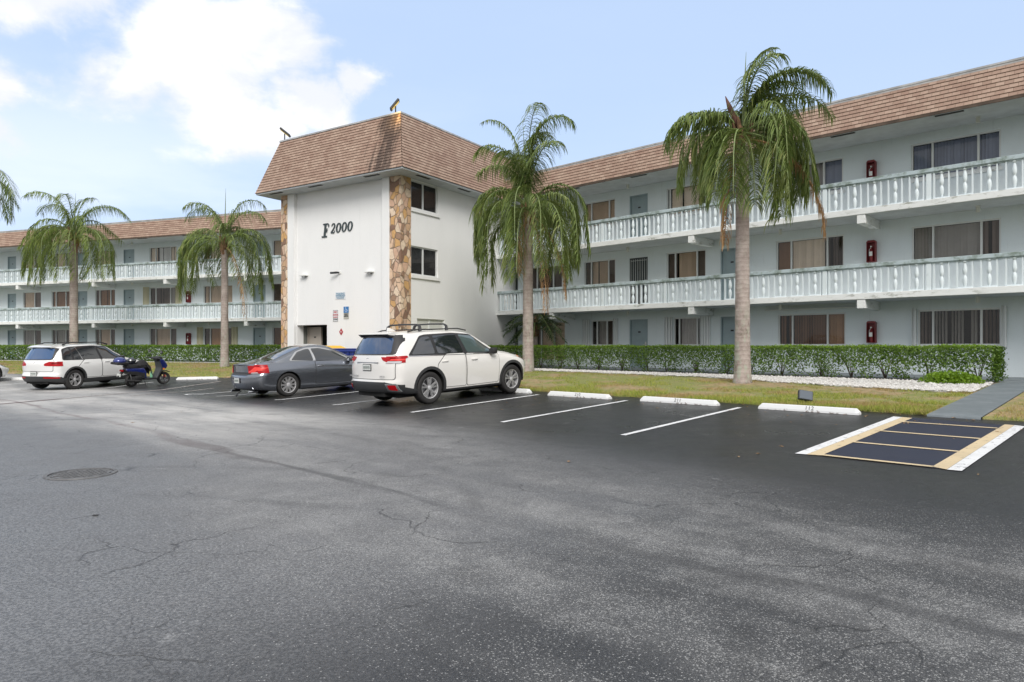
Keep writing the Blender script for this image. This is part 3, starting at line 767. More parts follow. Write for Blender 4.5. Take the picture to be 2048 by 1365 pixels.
# ---- signs on the tower front
white_sign = plain('sign_white', (.70, .72, .74), .4); ink_b = plain('sign_ink_blue', (.12, .25, .36), .5); ink_r = plain('sign_ink_red', (.42, .03, .04), .5); ink_k = plain('sign_ink_black', (.03, .03, .03), .5)
sign_bl = plain('sign_blue', (.02, .16, .42), .4); sign_gy = plain('sign_grey', (.42, .42, .38), .5); sign_sky = plain('sign_pale_blue', (.58, .70, .76), .4)
def sign(name, label, t, z, w, h, mat, lines, diamond=False, border=None):
    r = thing(name, label, 'sign', (*T2(t, .097), z), TA)
    p = MB()
    if diamond: p.prism([(0, -h / 2), (w / 2, 0), (0, h / 2), (-w / 2, 0)], -.012, 0)
    else: p.bbox(-w / 2, w / 2, -.012, 0, -h / 2, h / 2, .003)
    p.build('panel', mat, r)
    if border:
        b = MB(); q = .012
        for a in ((-w / 2 + q, w / 2 - q, h / 2 - 2 * q, h / 2 - q), (-w / 2 + q, w / 2 - q, -h / 2 + q, -h / 2 + 2 * q), (-w / 2 + q, -w / 2 + 2 * q, -h / 2 + 2 * q, h / 2 - 2 * q), (w / 2 - 2 * q, w / 2 - q, -h / 2 + 2 * q, h / 2 - 2 * q)):
            b.box(a[0], a[1], -.0145, -.012, a[2], a[3])
        b.build('border', border, r)
    for i, (s, size, zz, mt) in enumerate(lines):
        text_mb(s, size, .003, bold=.004, Mx=upright(0, -.0145, zz)).build('lettering', mt, r)
    return r
sign('parking_sign', 'faded pale blue notice board lettered parking above the other tower signs', -3.42, 3.50, .62, .32, white_sign, [('PARKING', .12, .07, ink_b), ('UNAUTHORIZED VEHICLES', .045, 0, ink_b), ('WILL BE TOWED AWAY', .045, -.055, ink_b), ('AT OWNER EXPENSE', .045, -.11, ink_b)])
sign('no_parking_sign', 'white and red no parking sign left of the blue accessible sign', -3.71, 2.66, .31, .50, white_sign, [('NO', .13, .15, ink_r), ('PARKING', .075, .035, ink_r), ('LOADING', .055, -.06, ink_r), ('ZONE', .09, -.15, ink_k)], border=ink_k)
hs = sign('accessible_parking_sign', 'blue wheelchair symbol sign over a grey permit plate', -3.08, 2.77, .30, .52, sign_gy, [('PARKING BY', .042, -.05, ink_k), ('DISABLED', .042, -.10, ink_k), ('PERMIT ONLY', .042, -.15, ink_k)])
bp = MB(); bp.box(-.148, .148, -.0165, -.0125, .0, .258); bp.build('symbol_panel', sign_bl, hs)
wc = MB(); mw = upright(0, -.0168, .13)
stroke(wc, [(-.02, .075), (-.01, .0), (.05, -.0), (.075, -.07)], [.02, .02, .02, .02], mw, .002)
stroke(wc, [(.0 + .055 * math.cos(a) - .01, -.035 + .055 * math.sin(a)) for a in [2.4 + .35 * i for i in range(12)]], [.014] * 12, mw, .0018)
wc.lathe([(0, 0), (.016, 0), (.016, .002), (0, .002)], 12, mw @ Matrix.Translation((-.02, .1, 0))); wc.build('wheelchair_symbol', white_sign, hs)
sign('fire_diamond_sign', 'small red and white diamond sign low on the white tower front', -3.38, 1.98, .23, .30, ink_r, [('R', .09, 0, white_sign), ('F', .06, .08, ink_k), ('R', .06, -.085, ink_k)], diamond=True)
# ---- wall packs and camera
def wallpack(label, t, z):
    r = thing('wall_light', label, 'wall light', (*T2(t, .098), z), TA, 'wall lights on the tower front')
    b = MB(); b.bbox(-.19, .19, -.18, 0, -.02, .04, .012); b.build('housing', M['white_plastic'], r)
    b = MB(); b.box(-.05, .05, -.08, 0, -.07, -.021); b.box(-.16, .16, -.17, -.03, -.028, -.0205); b.build('bracket', M['steel'], r)
wallpack('flat white wall light on the tower front above the doorway opening', -5.6, 4.45)
wallpack('flat white wall light on the tower front beside the stone corner', -1.7, 4.38)
r = thing('security_camera', 'small black bullet camera on the tower front between two white lights', 'security camera', (*T2(-3.45, .098), 4.47), TA)
b = MB(); b.tube([(0, 0, 0), (-.05, -.12, -.01), (-.36, -.2, -.02)], [.02, .045, .045], 10); b.build('body', M['black'], r)
b = MB(); b.bbox(-.06, .06, -.04, 0, -.06, .06, .01); b.build('mount', M['white_plastic'], r)
# ---- roof floodlights
glow = NT('lamp_glow_warm'); glow.base((1, .8, .3, 1)); glow.p.inputs['Emission Color'].default_value = (1, .72, .18, 1); glow.p.inputs['Emission Strength'].default_value = .2
def flood(label, t, m, rot, tilt):
    p = T2(t, m); r = thing('roof_floodlight', label, 'floodlight', (*p, zt + .06), TA + rot, group='floodlights on the tower roof')
    b = MB(); b.tube([(0, 0, -.02), (0, 0, .22), (0, 0, .33)], .025, 8); b.box(-.07, .07, -.07, .07, -.02, 0); b.build('bracket', M['black'], r)
    Mt = Matrix.Translation((0, 0, .36)) @ Matrix.Rotation(tilt, 4, 'X')
    b = MB(); b.bbox(-.16, .16, -.26, .26, 0, .09, .02, Mt); b.build('head', M['black'], r)
    b = MB(); b.box(-.10, .10, -.2, .2, -.008, -.001, Mt); b.build('lens', glow.m, r)
    return r
flood('black roof floodlight on the left corner of the tower mansard, lens lit yellow', -6.9, .05, rad(131), rad(38))
flood('black roof floodlight on the near right corner of the tower mansard, glowing on the shingles', -.35, .1, rad(131), rad(-52))
ld_ = bpy.data.lights.new('floodlight_glow', 'POINT'); ld_.energy = 9; ld_.color = (1, .62, .12); ld_.shadow_soft_size = .08
lo = bpy.data.objects.new('floodlight_glow', ld_); col.objects.link(lo); lo.location = (*T2(.02, -.42), zt - .02)
# ---- ceiling lights and fire extinguishers
def ceil(label, p, z, ang, grp):
    r = thing('ceiling_light', label, 'ceiling light', (*p, z), ang, grp)
    b = MB(); b.lathe([(0, 0), (.07, 0), (.07, -.03), (0, -.03)], 12); b.build('base', M['alu'], r)
    b = MB(); b.lathe([(.055, -.031), (.06, -.09), (.055, -.18), (0, -.19)], 12); b.build('shade', M['frosted'], r, angle=40)
fln = ('ground floor', 'middle floor', 'top floor')
for i, z in enumerate((FZ[1] - .199, FZ[2] - .199, 8.10)):
    for uu, d in ((-3.85, 'near the wide windows right of the fire cabinets'), (-9.65, 'behind the taller right palm'), (-16.0, 'beside the door between the two tall palms')):
        if i == 1 and uu == -9.65: d = 'just right of the taller right palm trunk'
        ceil('small %s ceiling light %s' % (fln[i], d), R2(uu, 23.85), z, RA, 'ceiling lights of the nearer wing')
    for l_, d in ((-37.6, 'right of the leftmost full palm'), (-31.4, 'by the palm near the tower'), (-46.6, 'left of the leftmost full palm')):
        ceil('tiny %s ceiling light, far wing, %s' % (fln[i], d), L2(l_, 33.5), z, LA, 'ceiling lights of the far wing')
def extinguisher(label, p, z, ang):
    r = thing('fire_extinguisher_cabinet', label, 'extinguisher cabinet', (*p, z), ang, 'red fire extinguisher cabinets')
    b = MB(); w, h, d = .27, .66, .17
    b.box(-w / 2, w / 2, -.02, 0, 0, h); b.box(-w / 2, -w / 2 + .02, -d, -.0205, 0, h); b.box(w / 2 - .02, w / 2, -d, -.0205, 0, h)
    b.box(-w / 2 + .0205, w / 2 - .0205, -d, -.0205, h - .02, h); b.box(-w / 2 + .0205, w / 2 - .0205, -d, -.0205, 0, .02)
    b.prism([(-w / 2, h), (w / 2, h), (w / 2 - .04, h + .05), (-w / 2 + .04, h + .05)], -d, 0); b.build('cabinet', M['red_box'], r)
    b = MB(); b.lathe([(0, .03), (.06, .03), (.065, .06), (.065, .36), (.05, .42), (.022, .45), (.022, .48), (0, .48)], 12, Matrix.Translation((0, -.095, 0))); b.build('extinguisher', M['red_box'] , r, angle=40)
    b = MB(); b.box(-.018, .018, -.17, -.10, .48, .52); b.tube([(-.02, -.1, .47), (-.06, -.12, .40), (-.055, -.14, .2)], .01, 6); b.box(-.045, .045, -.168, -.158, .2, .34); b.build('valve_and_label', M['white_plastic'], r)
for i, z in enumerate((1.5, 4.15, 6.78)):
    extinguisher('red %s fire extinguisher cabinet between wide windows of the nearer wing' % fln[i], R2(-6.87, 24.496), z, RA)
    extinguisher('tiny red %s fire extinguisher cabinet on the far wing' % fln[i], L2(-33.6, 34.196), z, LA)
# ================================================================== GROUND
def axis(fine0, fine1, st, outer_lo, outer_hi):
    n = round((fine1 - fine0) / st)
    return outer_lo + [fine0 + i * (fine1 - fine0) / n for i in range(n + 1)] + outer_hi
us = axis(-46., 9., .25, [-90, -70, -60, -53, -49], [12, 18, 26, 36])
ns = axis(-3., 17.93, (17.93 + 3) / 84, [-45, -30, -20, -12, -8, -5], [19, 21, 24, 28, 34])
mb = MB(); vs = []
for n_ in ns:
    for u_ in us:
        p = R2(u_, n_); vs.append((p.x, p.y, ground_z(p.x, p.y)))
nu = len(us)
mb.add(vs, [(j * nu + i, j * nu + i + 1, (j + 1) * nu + i + 1, (j + 1) * nu + i) for j in range(len(ns) - 1) for i in range(nu - 1)])
tag(mb.build('parking_lot', M['asphalt'], smooth=True), 'dark sealed asphalt parking lot with worn drive aisle', 'parking lot', kind='structure')
far = MB(); far.quad((-600, -600, -1.0), (600, -600, -1.0), (600, 900, -1.0), (-600, 900, -1.0)); tag(far.build('ground', M['lawn']), kind='structure')
# strips that run parallel to both wings, meeting on the bisector
def corner(e):
    A = Matrix(((RN.x, RN.y), (LN.x, LN.y))).inverted(); return A @ Vector((23.05 - e, 32.75 - e))
def strip_pt(e, s):
    """s > 0 metres right of the bend along the nearer wing, s < 0 left of it along the far wing"""
    c = corner(e); return c + (RU * s if s > 0 else LU * s)
def strip(mb, s0, s1, e0, e1, lift, ns_=3, step=.6, skirt=0):
    n = max(1, int((s1 - s0) / step)); ss = [s0 + (s1 - s0) * i / n for i in range(n + 1)]
    if s0 < 0 < s1: ss = sorted(set(ss + [0.]))
    rows = []
    for j in range(ns_ + 1):
        row = []
        for s in ss:
            a = e0(s) if callable(e0) else e0; b = e1(s) if callable(e1) else e1
            p = strip_pt(a + (b - a) * j / ns_, s); row.append((p.x, p.y, ground_z(p.x, p.y) + lift))
        rows.append(row)
    if skirt: rows.insert(0, [(x, y, z - skirt) for x, y, z in rows[0]])
    m = len(ss); mb.add([q for r in rows for q in r], [(j * m + i, j * m + i + 1, (j + 1) * m + i + 1, (j + 1) * m + i) for j in range(len(rows) - 1) for i in range(m - 1)])
def s_of_u(u, e=9.4): c = corner(e); return u - RU.dot(c)
wob = lambda s: .10 * math.sin(s * 1.7) + .07 * math.sin(s * 4.1 + 1)
def cu(e): return RU.dot(corner(e))
# lawn, with the painted path cutting it at u -2.92 .. -2.14
def lawn_strip(ua, ub, la, e0, e1, lift):
    """region between offsets e0 > e1 from u=ua (or far left) to ub"""
    mb = MB(); n = 12
    for j in range(n):
        a = e0 + (e1 - e0) * j / n; b = e0 + (e1 - e0) * (j + 1) / n
        pass
    return mb
def para_strip(mb, ua, ub, e0, e1, lift, rows=10, step=.35, skirt=.0, wobble=0.):
    """right-hand strip in plain (u, n) coordinates"""
    n = max(1, int((ub - ua) / step)); vs = []
    for j in range(rows + 1):
        for i in range(n + 1):
            u = ua + (ub - ua) * i / n; e = e0 + (e1 - e0) * j / rows
            if j == 0 and wobble: e += wobble * (math.sin(u * 5.1) + math.sin(u * 11.7 + 2)) * .5
            p = R2(u, 23.05 - e); vs.append((p.x, p.y, ground_z(p.x, p.y) + lift))
    if skirt: vs += [(x, y, z - skirt) for x, y, z in vs[:n + 1]]
    m = n + 1; fs = [(j * m + i, j * m + i + 1, (j + 1) * m + i + 1, (j + 1) * m + i) for j in range(rows) for i in range(n)]
    if skirt: b = (rows + 1) * m; fs += [(b + i, b + i + 1, i + 1, i) for i in range(n)]
    mb.add(vs, fs)
lw_ = MB(); para_strip(lw_, -22., -2.93, 9.42, 1.1, .03, 24, .3, .05, .06); para_strip(lw_, -2.13, 14., 9.42, 1.1, .03, 12, .5, .05, .06)
n0 = len(lw_.v)
def left_strip(mb, la, lb, e0, e1, lift, rows=10, step=.6, skirt=0.):
    n = max(1, int((lb - la) / step)); vs = []
    for j in range(rows + 1):
        for i in range(n + 1):
            l_ = la + (lb - la) * i / n; e = e0 + (e1 - e0) * j / rows
            p = L2(l_, 32.75 - e); vs.append((p.x, p.y, ground_z(p.x, p.y) + lift))
    if skirt: vs += [(x, y, z - skirt) for x, y, z in vs[:n + 1]]
    m = n + 1; fs = [(j * m + i, j * m + i + 1, (j + 1) * m + i + 1, (j + 1) * m + i) for j in range(rows) for i in range(n)]
    if skirt: b = (rows + 1) * m; fs += [(b + i, b + i + 1, i + 1, i) for i in range(n)]
    mb.add(vs, fs)
left_strip(lw_, -75., -20.5, 9.7, 1.1, .03, 16, .6, .05)
tag(lw_.build('lawn', M['lawn'], smooth=True), kind='structure')
# paved walk under the balconies and the painted path to the lot
sw = MB(); para_strip(sw, -22., 14., 1.75, -1.46, .045, 4, 1., .05); left_strip(sw, -70., -20.5, 1.4, -1.46, .045, 4, 1., .05)
tag(sw.build('sidewalk', M['walk'], smooth=True), kind='structure')
pt = MB(); para_strip(pt, -2.92, -2.14, 9.55, 1.751, .036, 20, .26, .05)
tag(pt.build('path', M['walk'], smooth=True), kind='structure')
# gravel
def gravel_e(u):   # outer edge of the gravel as offset from the balcony line
    pts = [(-22, 3.3), (-16, 3.6), (-13, 3.7), (-10, 3.85), (-7.5, 4.6), (-6, 5.0), (-4.6, 5.25), (-3.2, 5.35), (-2.93, 5.2)]
    for (a, ea), (b, eb) in zip(pts, pts[1:]):
        if a <= u <= b: return ea + (eb - ea) * (u - a) / (b - a)
    return 3.3
gv = MB(); nseg = 90; vs = []
for j in range(7):
    for i in range(nseg + 1):
        u = -22 + 19.07 * i / nseg; e0 = gravel_e(u) + .09 * math.sin(u * 3.1) + .05 * math.sin(u * 8); e = e0 + (2.85 - e0) * j / 6
        p = R2(u, 23.05 - e); vs.append((p.x, p.y, ground_z(p.x, p.y) + .04 + (.012 if j else -.008)))
m_ = nseg + 1; gv.add(vs, [(j * m_ + i, j * m_ + i + 1, (j + 1) * m_ + i + 1, (j + 1) * m_ + i) for j in range(6) for i in range(nseg)])
left_strip(gv, -72, -20.5, 3.1, 2.0, .04, 2, .6)
tag(gv.build('gravel_bed', M['gravel'], smooth=True), kind='structure')
oc = [(1, 0, 0), (-1, 0, 0), (0, 1, 0), (0, -1, 0), (0, 0, 1), (0, 0, -1)]; of = [(0, 2, 4), (2, 1, 4), (1, 3, 4), (3, 0, 4), (2, 0, 5), (1, 2, 5), (3, 1, 5), (0, 3, 5)]
pb = MB()
def pebble(p, r):
    a = rnd.uniform(0, 6.28); ca, sa = math.cos(a), math.sin(a); sx, sy, sz = r * rnd.uniform(.8, 1.4), r * rnd.uniform(.7, 1.1), r * rnd.uniform(.5, .8)
    pb.add([(p[0] + (x * sx * ca - y * sy * sa), p[1] + (x * sx * sa + y * sy * ca), p[2] + z * sz) for x, y, z in oc], of)
ml = MB(); para_strip(ml, -22., -2.96, 2.95, 1.765, .046, 4, .5); tag(ml.build('mulch_bed', plain('mulch', (.035, .030, .027), .95, var=.4, vscale=20, bump=.6), smooth=True), kind='structure')
for i in range(8500):
    u = -2.95 - (rnd.random() ** 1.4) * 19; e = rnd.uniform(2.85, gravel_e(u) + .12)
    if rnd.random() < .5: e = gravel_e(u) + rnd.gauss(-.25, .2)
    p = R2(u, 23.05 - e); pebble((p.x, p.y, ground_z(p.x, p.y) + .06), rnd.uniform(.02, .042))
tag(pb.build('gravel', M['pebble']), 'white landscaping pebbles spread along the foot of the hedge', 'gravel', kind='stuff')
# ------------------------------------------------------------------ painted markings
def strip_line(name, mat, p0, p1, w, lift=.006, w1=None, label=None):
    """painted line on the lot from p0 to p1 (world xy)"""
    mb = MB(); d = (p1 - p0); L = d.length; d.normalize(); nn_ = Vector((-d.y, d.x)); n = max(1, int(L / .2)); vs = []
    for i in range(n + 1):
        c = p0 + d * L * i / n; ww = w + ((w1 or w) - w) * i / n; jw = rnd.uniform(-.004, .004)
        for s in (-1, 1): q = c + nn_ * (ww / 2 + jw) * s; vs.append((q.x, q.y, ground_z(q.x, q.y) + lift))
    mb.add(vs, [(2 * i, 2 * i + 2, 2 * i + 3, 2 * i + 1) for i in range(n)])
    return tag(mb.build(name, mat), kind='structure')
for u, a, b in ((-11.42, 8.95, 13.0), (-8.75, 8.95, 13.0), (-6.1, 8.95, 13.05), (-14.2, 8.8, 13.), (-16.93, 8.75, 13.), (-19.7, 8.4, 13.)):
    strip_line('road_marking', M['line_white'], R2(u, a), R2(u, b), .10)
# hatched access aisle
def quad_mark(mat, pts, lift, nsub=14):
    a, b, c, d = [R2(*p) for p in pts]; mb = MB(); vs = []
    for i in range(nsub + 1):
        t = i / nsub; l_ = a.lerp(d, t); r_ = b.lerp(c, t)
        for j in range(5): q = l_.lerp(r_, j / 4); vs.append((q.x, q.y, ground_z(q.x, q.y) + lift))
    mb.add(vs, [(i * 5 + j, i * 5 + j + 1, (i + 1) * 5 + j + 1, (i + 1) * 5 + j) for i in range(nsub) for j in range(4)])
    tag(mb.build('road_marking', mat), kind='structure')
quad_mark(M['blue_seal'], [(-3.15, 9.0), (-1.8, 8.98), (-1.78, 13.0), (-3.15, 13.2)], .006)
quad_mark(M['line_white'], [(-3.43, 8.94), (-3.29, 8.96), (-3.21, 13.13), (-3.35, 13.15)], .010)
quad_mark(M['line_tan'], [(-3.287, 8.96), (-3.12, 9.0), (-3.05, 13.11), (-3.207, 13.13)], .010)
quad_mark(M['line_tan'], [(-1.90, 9.03), (-1.742, 8.96), (-1.632, 13.04), (-1.76, 13.06)], .010)
quad_mark(M['line_white'], [(-1.739, 8.95), (-1.60, 8.97), (-1.49, 12.98), (-1.629, 13.04)], .010)
for n_ in (9.03, 10.2, 11.4, 12.56): quad_mark(M['line_tan'], [(-3.12, n_ - .04), (-1.89 + (n_ - 9) * .03, n_ - .04), (-1.89 + (n_ - 9) * .03, n_ + .04), (-3.12, n_ + .04)], .0135, 2)
quad_mark(M['line_tan'], [(-3.4, 13.9), (-3.25, 13.9), (-3.25, 13.92), (-3.4, 13.92)], .0135, 2)
# left lot: faded lines
V2 = lambda x, y: Vector((x, y))
for a, b, m_, w_ in ((V2(-12.6, 19.1), V2(-11.45, 26.8), 'line_faded', .16), (V2(-11.3, 20.2), V2(-10.2, 23.4), 'line_faded', .13), (V2(-15.2, 22.6), V2(-14.3, 27.2), 'line_white', .1), (V2(-17.45, 23.2), V2(-16.9, 26.4), 'line_white', .1), (V2(-20.3, 25.0), V2(-19.3, 29.3), 'line_white', .1), (V2(-23., 26.3), V2(-22.2, 30), 'line_white', .1), (V2(-13.4, 14.4), V2(-12.62, 19.08), 'line_red', .2)):
    strip_line('road_marking', M[m_], a, b, w_)
# ghost of a wheelchair symbol
def ground_stroke(pts, w, mat):
    mb = MB()
    for a, b in zip(pts, pts[1:]):
        a, b = V2(*a), V2(*b); d = (b - a).normalized(); nn_ = V2(-d.y, d.x) * w / 2
        q = [a - nn_, b - nn_ + d * .02, b + nn_ + d * .02, a + nn_]; mb.add([(p.x, p.y, ground_z(p.x, p.y) + .007) for p in q], [(0, 1, 2, 3)])
    tag(mb.build('road_marking', mat), kind='structure')
cx_, cy_ = -9.55, 20.75
ground_stroke([(cx_ + .33 * math.cos(a), cy_ + .33 * math.sin(a)) for a in [.6 + .5 * i for i in range(11)]], .09, M['line_white'])
ground_stroke([(cx_ + .25, cy_ + .3), (cx_ + .45, cy_ + .55), (cx_ + .75, cy_ + .95)], .09, M['line_white'])
# manhole cover
mh = MB(); pm = V2(-4.71, 7.46)
mh.lathe([(0, 0), (.27, 0), (.27, .004), (.285, .004), (.285, -.01), (.31, -.01), (.31, .006), (.345, .006), (.35, -.004)], 40)
for i in range(-4, 5):
    for j in range(-4, 5):
        if i * i + j * j < 19: mh.box(i * .055 - .018, i * .055 + .018, j * .055 - .018, j * .055 + .018, .0005, .006)
o = tag(mh.build('manhole_cover', plain('worn_cast_iron', (.125, .125, .127), .6, .1, var=.3, vscale=20), loc=(pm.x, pm.y, ground_z(pm.x, pm.y) + .006)), 'round cast iron manhole cover in the worn drive aisle', 'manhole cover')
db = MB(); db.bbox(-.022, .022, -.007, .007, 0, .010, .003); o = tag(db.build('litter_scrap', M['black'], loc=(-3.43, 5.62, ground_z(-3.43, 5.62) + .004)), 'small black scrap lying on the smooth grey asphalt', 'litter'); o.rotation_euler.z = .3
# ------------------------------------------------------------------ wheel stops
def wheel_stop(label, c, ang, num=None, L=1.83):
    r = thing('wheel_stop', label, 'wheel stop', (c.x, c.y, ground_z(c.x, c.y) + .001), ang, 'white concrete wheel stops')
    d = V2(math.cos(ang), math.sin(ang)); a, b = c - d * L / 2, c + d * L / 2
    r.rotation_euler = (0, -math.atan2(ground_z(b.x, b.y) - ground_z(a.x, a.y), L), ang)
    b = MB(); prof = [(-.085, 0), (-.08, .035), (-.055, .10), (-.045, .11), (.045, .11), (.055, .10), (.08, .035), (.085, 0)]
    h = L / 2; vs = []; sec = [(-h, 0.), (-h + .05, 1.), (h - .05, 1.), (h, 0.)]
    for x, f in ((-h, .0), (-h + .06, 1), (h - .06, 1), (h, 0)):
        for y, z in prof: vs.append((x, y * (1 if f else 1), z if f or z < .06 else .05 + (z - .05) * .0))
    n = len(prof); b.add(vs, [(i * n + k, i * n + k + 1, (i + 1) * n + k + 1, (i + 1) * n + k) for i in range(3) for k in range(n - 1)] + [tuple(reversed(range(n))), tuple(range(3 * n, 4 * n)), ] + [(i * n, (i + 1) * n, (i + 1) * n + n - 1, i * n + n - 1) for i in range(3)])
    b.build('block', M['stop'], r)
    if num:
        Mx = Matrix.Translation((.02 if num != '112' else .06, -.0705, .070)) @ Matrix.Rotation(math.atan2(.065, .025), 4, 'X')
        text_mb(num, .105, .004, bold=-.001, Mx=Mx, spacing=1.1).build('stencil_number', ink_k, r)
wheel_stop('white wheel stop stencilled 210 in front of the lawn', R2(-10.15, 13.03), RA, '210')
wheel_stop('white wheel stop stencilled 211 in front of the lawn', R2(-7.5, 13.1), RA, '211')
wheel_stop('white wheel stop stencilled 112 beside the hatched access aisle', R2(-4.8, 13.12), RA, '112')
wheel_stop('white wheel stop showing past the front wheel of the larger white car', R2(-12.75, 13.15), RA)
wheel_stop('white wheel stop on the asphalt right of the parked scooter', V2(-12.9, 28.0), rad(-1), None, 1.7)
wheel_stop('white wheel stop under the nose of the white car cut off by the frame', V2(-21.6, 29.2), rad(-1))
# ground floodlight in the grass
p = R2(-5.2, 14.1); r = thing('ground_floodlight', 'small dark floodlight standing in the grass behind the wheel stop numbered 112', 'floodlight', (p.x, p.y, ground_z(p.x, p.y) + .03), rad(-20))
Mt = Matrix.Translation((0, 0, .16)) @ Matrix.Rotation(rad(18), 4, 'Z') @ Matrix.Rotation(rad(-22), 4, 'X') @ Matrix.Rotation(rad(10), 4, 'Y')
b = MB(); b.bbox(-.14, .14, -.045, .045, -.10, .10, .015, Mt); b.build('head', plain('floodlight_housing', (.05, .055, .065), .45, var=.3, vscale=9), r)
b = MB(); b.box(-.12, .12, -.049, -.0455, -.085, .085, Mt); b.build('lens', plain('floodlight_lens', (.05, .07, .10), .5), r)
b = MB(); b.tube([(0, 0, -.05), (0, 0, .1)], .02, 8); b.box(-.05, .05, -.04, .04, -.03, .01); b.build('stake', M['black'], r)
# ------------------------------------------------------------------ recycling bins in front of the tower
bin_blue = plain('bin_blue', (.012, .03, .19), .4, var=.15, vscale=2); bin_yel = plain('lid_yellow', (.75, .43, .01), .45, var=.1)
p = T2(-.75, -1.7)
r = thing('dumpster', 'blue ribbed dumpster against the tower, seen between the grey and the larger white car', 'dumpster', (p.x, p.y, ground_z(p.x, p.y)), TA)
b = MB(); b.prism([(-.85, .12), (.85, .12), (1.0, 1.0), (-1.0, 1.0)], -.55, .55); b.bbox(-1.05, 1.05, -.6, .6, 1.0, 1.08, .02)
for i in range(7): xx = -.75 + i * .25; b.box(xx - .03, xx + .03, -.585, -.551, .3, .99)
b.build('body', bin_blue, r)
b = MB(); b.bbox(-1.0, -.01, -.58, .58, 1.085, 1.13, .02); b.bbox(.01, 1.0, -.58, .58, 1.085, 1.13, .02); b.build('lid', bin_blue, r)
p = T2(-2.75, -1.2)
r = thing('dumpster', 'dumpster with a sloping bright yellow lid by the tower doorway', 'dumpster', (p.x, p.y, ground_z(p.x, p.y)), TA)
b = MB(); b.bbox(-.6, .6, -.5, .5, .12, .98, .03); b.build('body', plain('bin_dark', (.06, .05, .05), .6), r)
b = MB(); b.prism([(-.6, 1.07), (.1, 1.17), (.2, 1.15), (.75, .98), (.75, 1.04), (.2, 1.22), (.1, 1.24), (-.6, 1.13)], -.55, .55); b.build('lid', bin_yel, r)
# ================================================================== PLANTS
def hedge(name, label, boxes, n_side, n_top, leaf, stem_list, holes=.0, seed=1):
    """boxes: list of (fn(s, w) -> xy, s0, s1, width, z0fn, z1)"""
    r_ = random.Random(seed)
    fn, s0, s1, w, zt_ = boxes
    c = fn((s0 + s1) / 2, w / 2); root = thing(name, label, 'hedge', (c.x, c.y, ground_z(c.x, c.y)), 0)
    rl = root.location
    fo, tp_ = MB(), MB()
    def leafq(mb, p, nrm, sz):
        d = (nrm + Vector((r_.gauss(0, .6), r_.gauss(0, .6), r_.gauss(0, .6)))).normalized(); a = d.orthogonal().normalized(); a = Matrix.Rotation(r_.uniform(0, 6.28), 3, d) @ a; b = d.cross(a)
        a *= sz * .5; b *= sz * .32
        mb.add([p - a, p - b * .9 - a * .1, p + a, p + b * .9 - a * .1], [(0, 1, 2, 3)])
    def dens(s, z, h):   # probability of leaf, thinner low down between stems
        if not holes: return 1
        f = z / h; k = .5 + .5 * math.cos(2 * math.pi * (s / 1.02 + .12 * math.sin(s * 2.3)))
        thin = sstep(.75, .15, f) * holes if f < .75 else 0
        return 1 - thin * (1 - .7 * k) + .25 * math.sin(s * 7.1 + z * 9) * thin
    h = zt_
    for i in range(n_side):
        s = r_.uniform(s0, s1); z = h * (r_.random() ** .8); 
        if r_.random() > dens(s, z, h): continue
        face = r_.random(); q = r_.uniform(0, w) if face > .8 else (abs(r_.gauss(0, .07)) if face < .6 else w - abs(r_.gauss(0, .07)))
        bulge = .05 * math.sin(s * 3.7) + .04 * math.sin(s * 9 + z * 5); q += bulge * (1 if q > w / 2 else -1) * .7
        if z < .3 * h: q += (w / 2 - q) * (.3 - z / h) * 1.2
        p = fn(s, q); nrm = fn(s, -1) - fn(s, 0); nrm = Vector((nrm.x, nrm.y, .35)).normalized()
        leafq(fo, Vector((p.x, p.y, ground_z(p.x, p.y) + .04 + z)) - rl, nrm, leaf * r_.uniform(.7, 1.4))
    for i in range(n_top):
        s = r_.uniform(s0 - .03, s1 + .03); q = r_.uniform(-.06, w + .06); p = fn(s, q)
        z = h + r_.gauss(0, .022) + .015 * math.sin(s * 2.9) - (.12 * r_.random() if r_.random() < .3 else 0)
        leafq(tp_, Vector((p.x, p.y, ground_z(p.x, p.y) + .04 + z)) - rl, Vector((0, 0, 1)), leaf * r_.uniform(.6, 1.2))
    for e_ in (s0, s1):     # ends
        for i in range(int(n_side / (s1 - s0) * .9)):
            z = h * r_.random() ** .8; q = r_.uniform(0, w); p = fn(e_ + r_.gauss(0, .06), q); leafq(fo, Vector((p.x, p.y, ground_z(p.x, p.y) + .04 + z)) - rl, Vector((0, 0, .3)) + Vector((1, 0, 0)), leaf)
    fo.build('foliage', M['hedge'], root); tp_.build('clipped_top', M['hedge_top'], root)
    sm = MB(); s = s0 + .4
    while s < s1:
        p = fn(s + r_.uniform(-.15, .15), w / 2); base = Vector((p.x, p.y, ground_z(p.x, p.y))) - rl
        for k in range(stem_list):
            a = r_.uniform(0, 6.28); l_ = r_.uniform(.5, .85) * h; sp = r_.uniform(.1, .42)
            tip = base + Vector((RU.x * math.cos(a) * sp + RN.x * math.sin(a) * .3, RU.y * math.cos(a) * sp + RN.y * math.sin(a) * .3, l_))
            mid = base.lerp(tip, .45) + Vector((0, 0, .12)); sm.tube([base, mid, tip], [.014, .010, .004], 4, False)
        s += 1.0
    if sm.f: sm.build('stems', M['stem'], root)
    return root
hedge('hedge', 'clipped green hedge with bare stems below, before the nearer wing', (lambda s, q: R2(s, 20.75 + q), -21.9, -3.0, .95, .90), 34000, 15000, .062, 7, .96, 3)
hedge('hedge', 'long dense clipped hedge in front of the far wing, behind the scooter', (lambda s, q: L2(s, 31.0 + q), -66., -20.6, .95, .93), 34000, 17000, .10, 0, 0, 4)
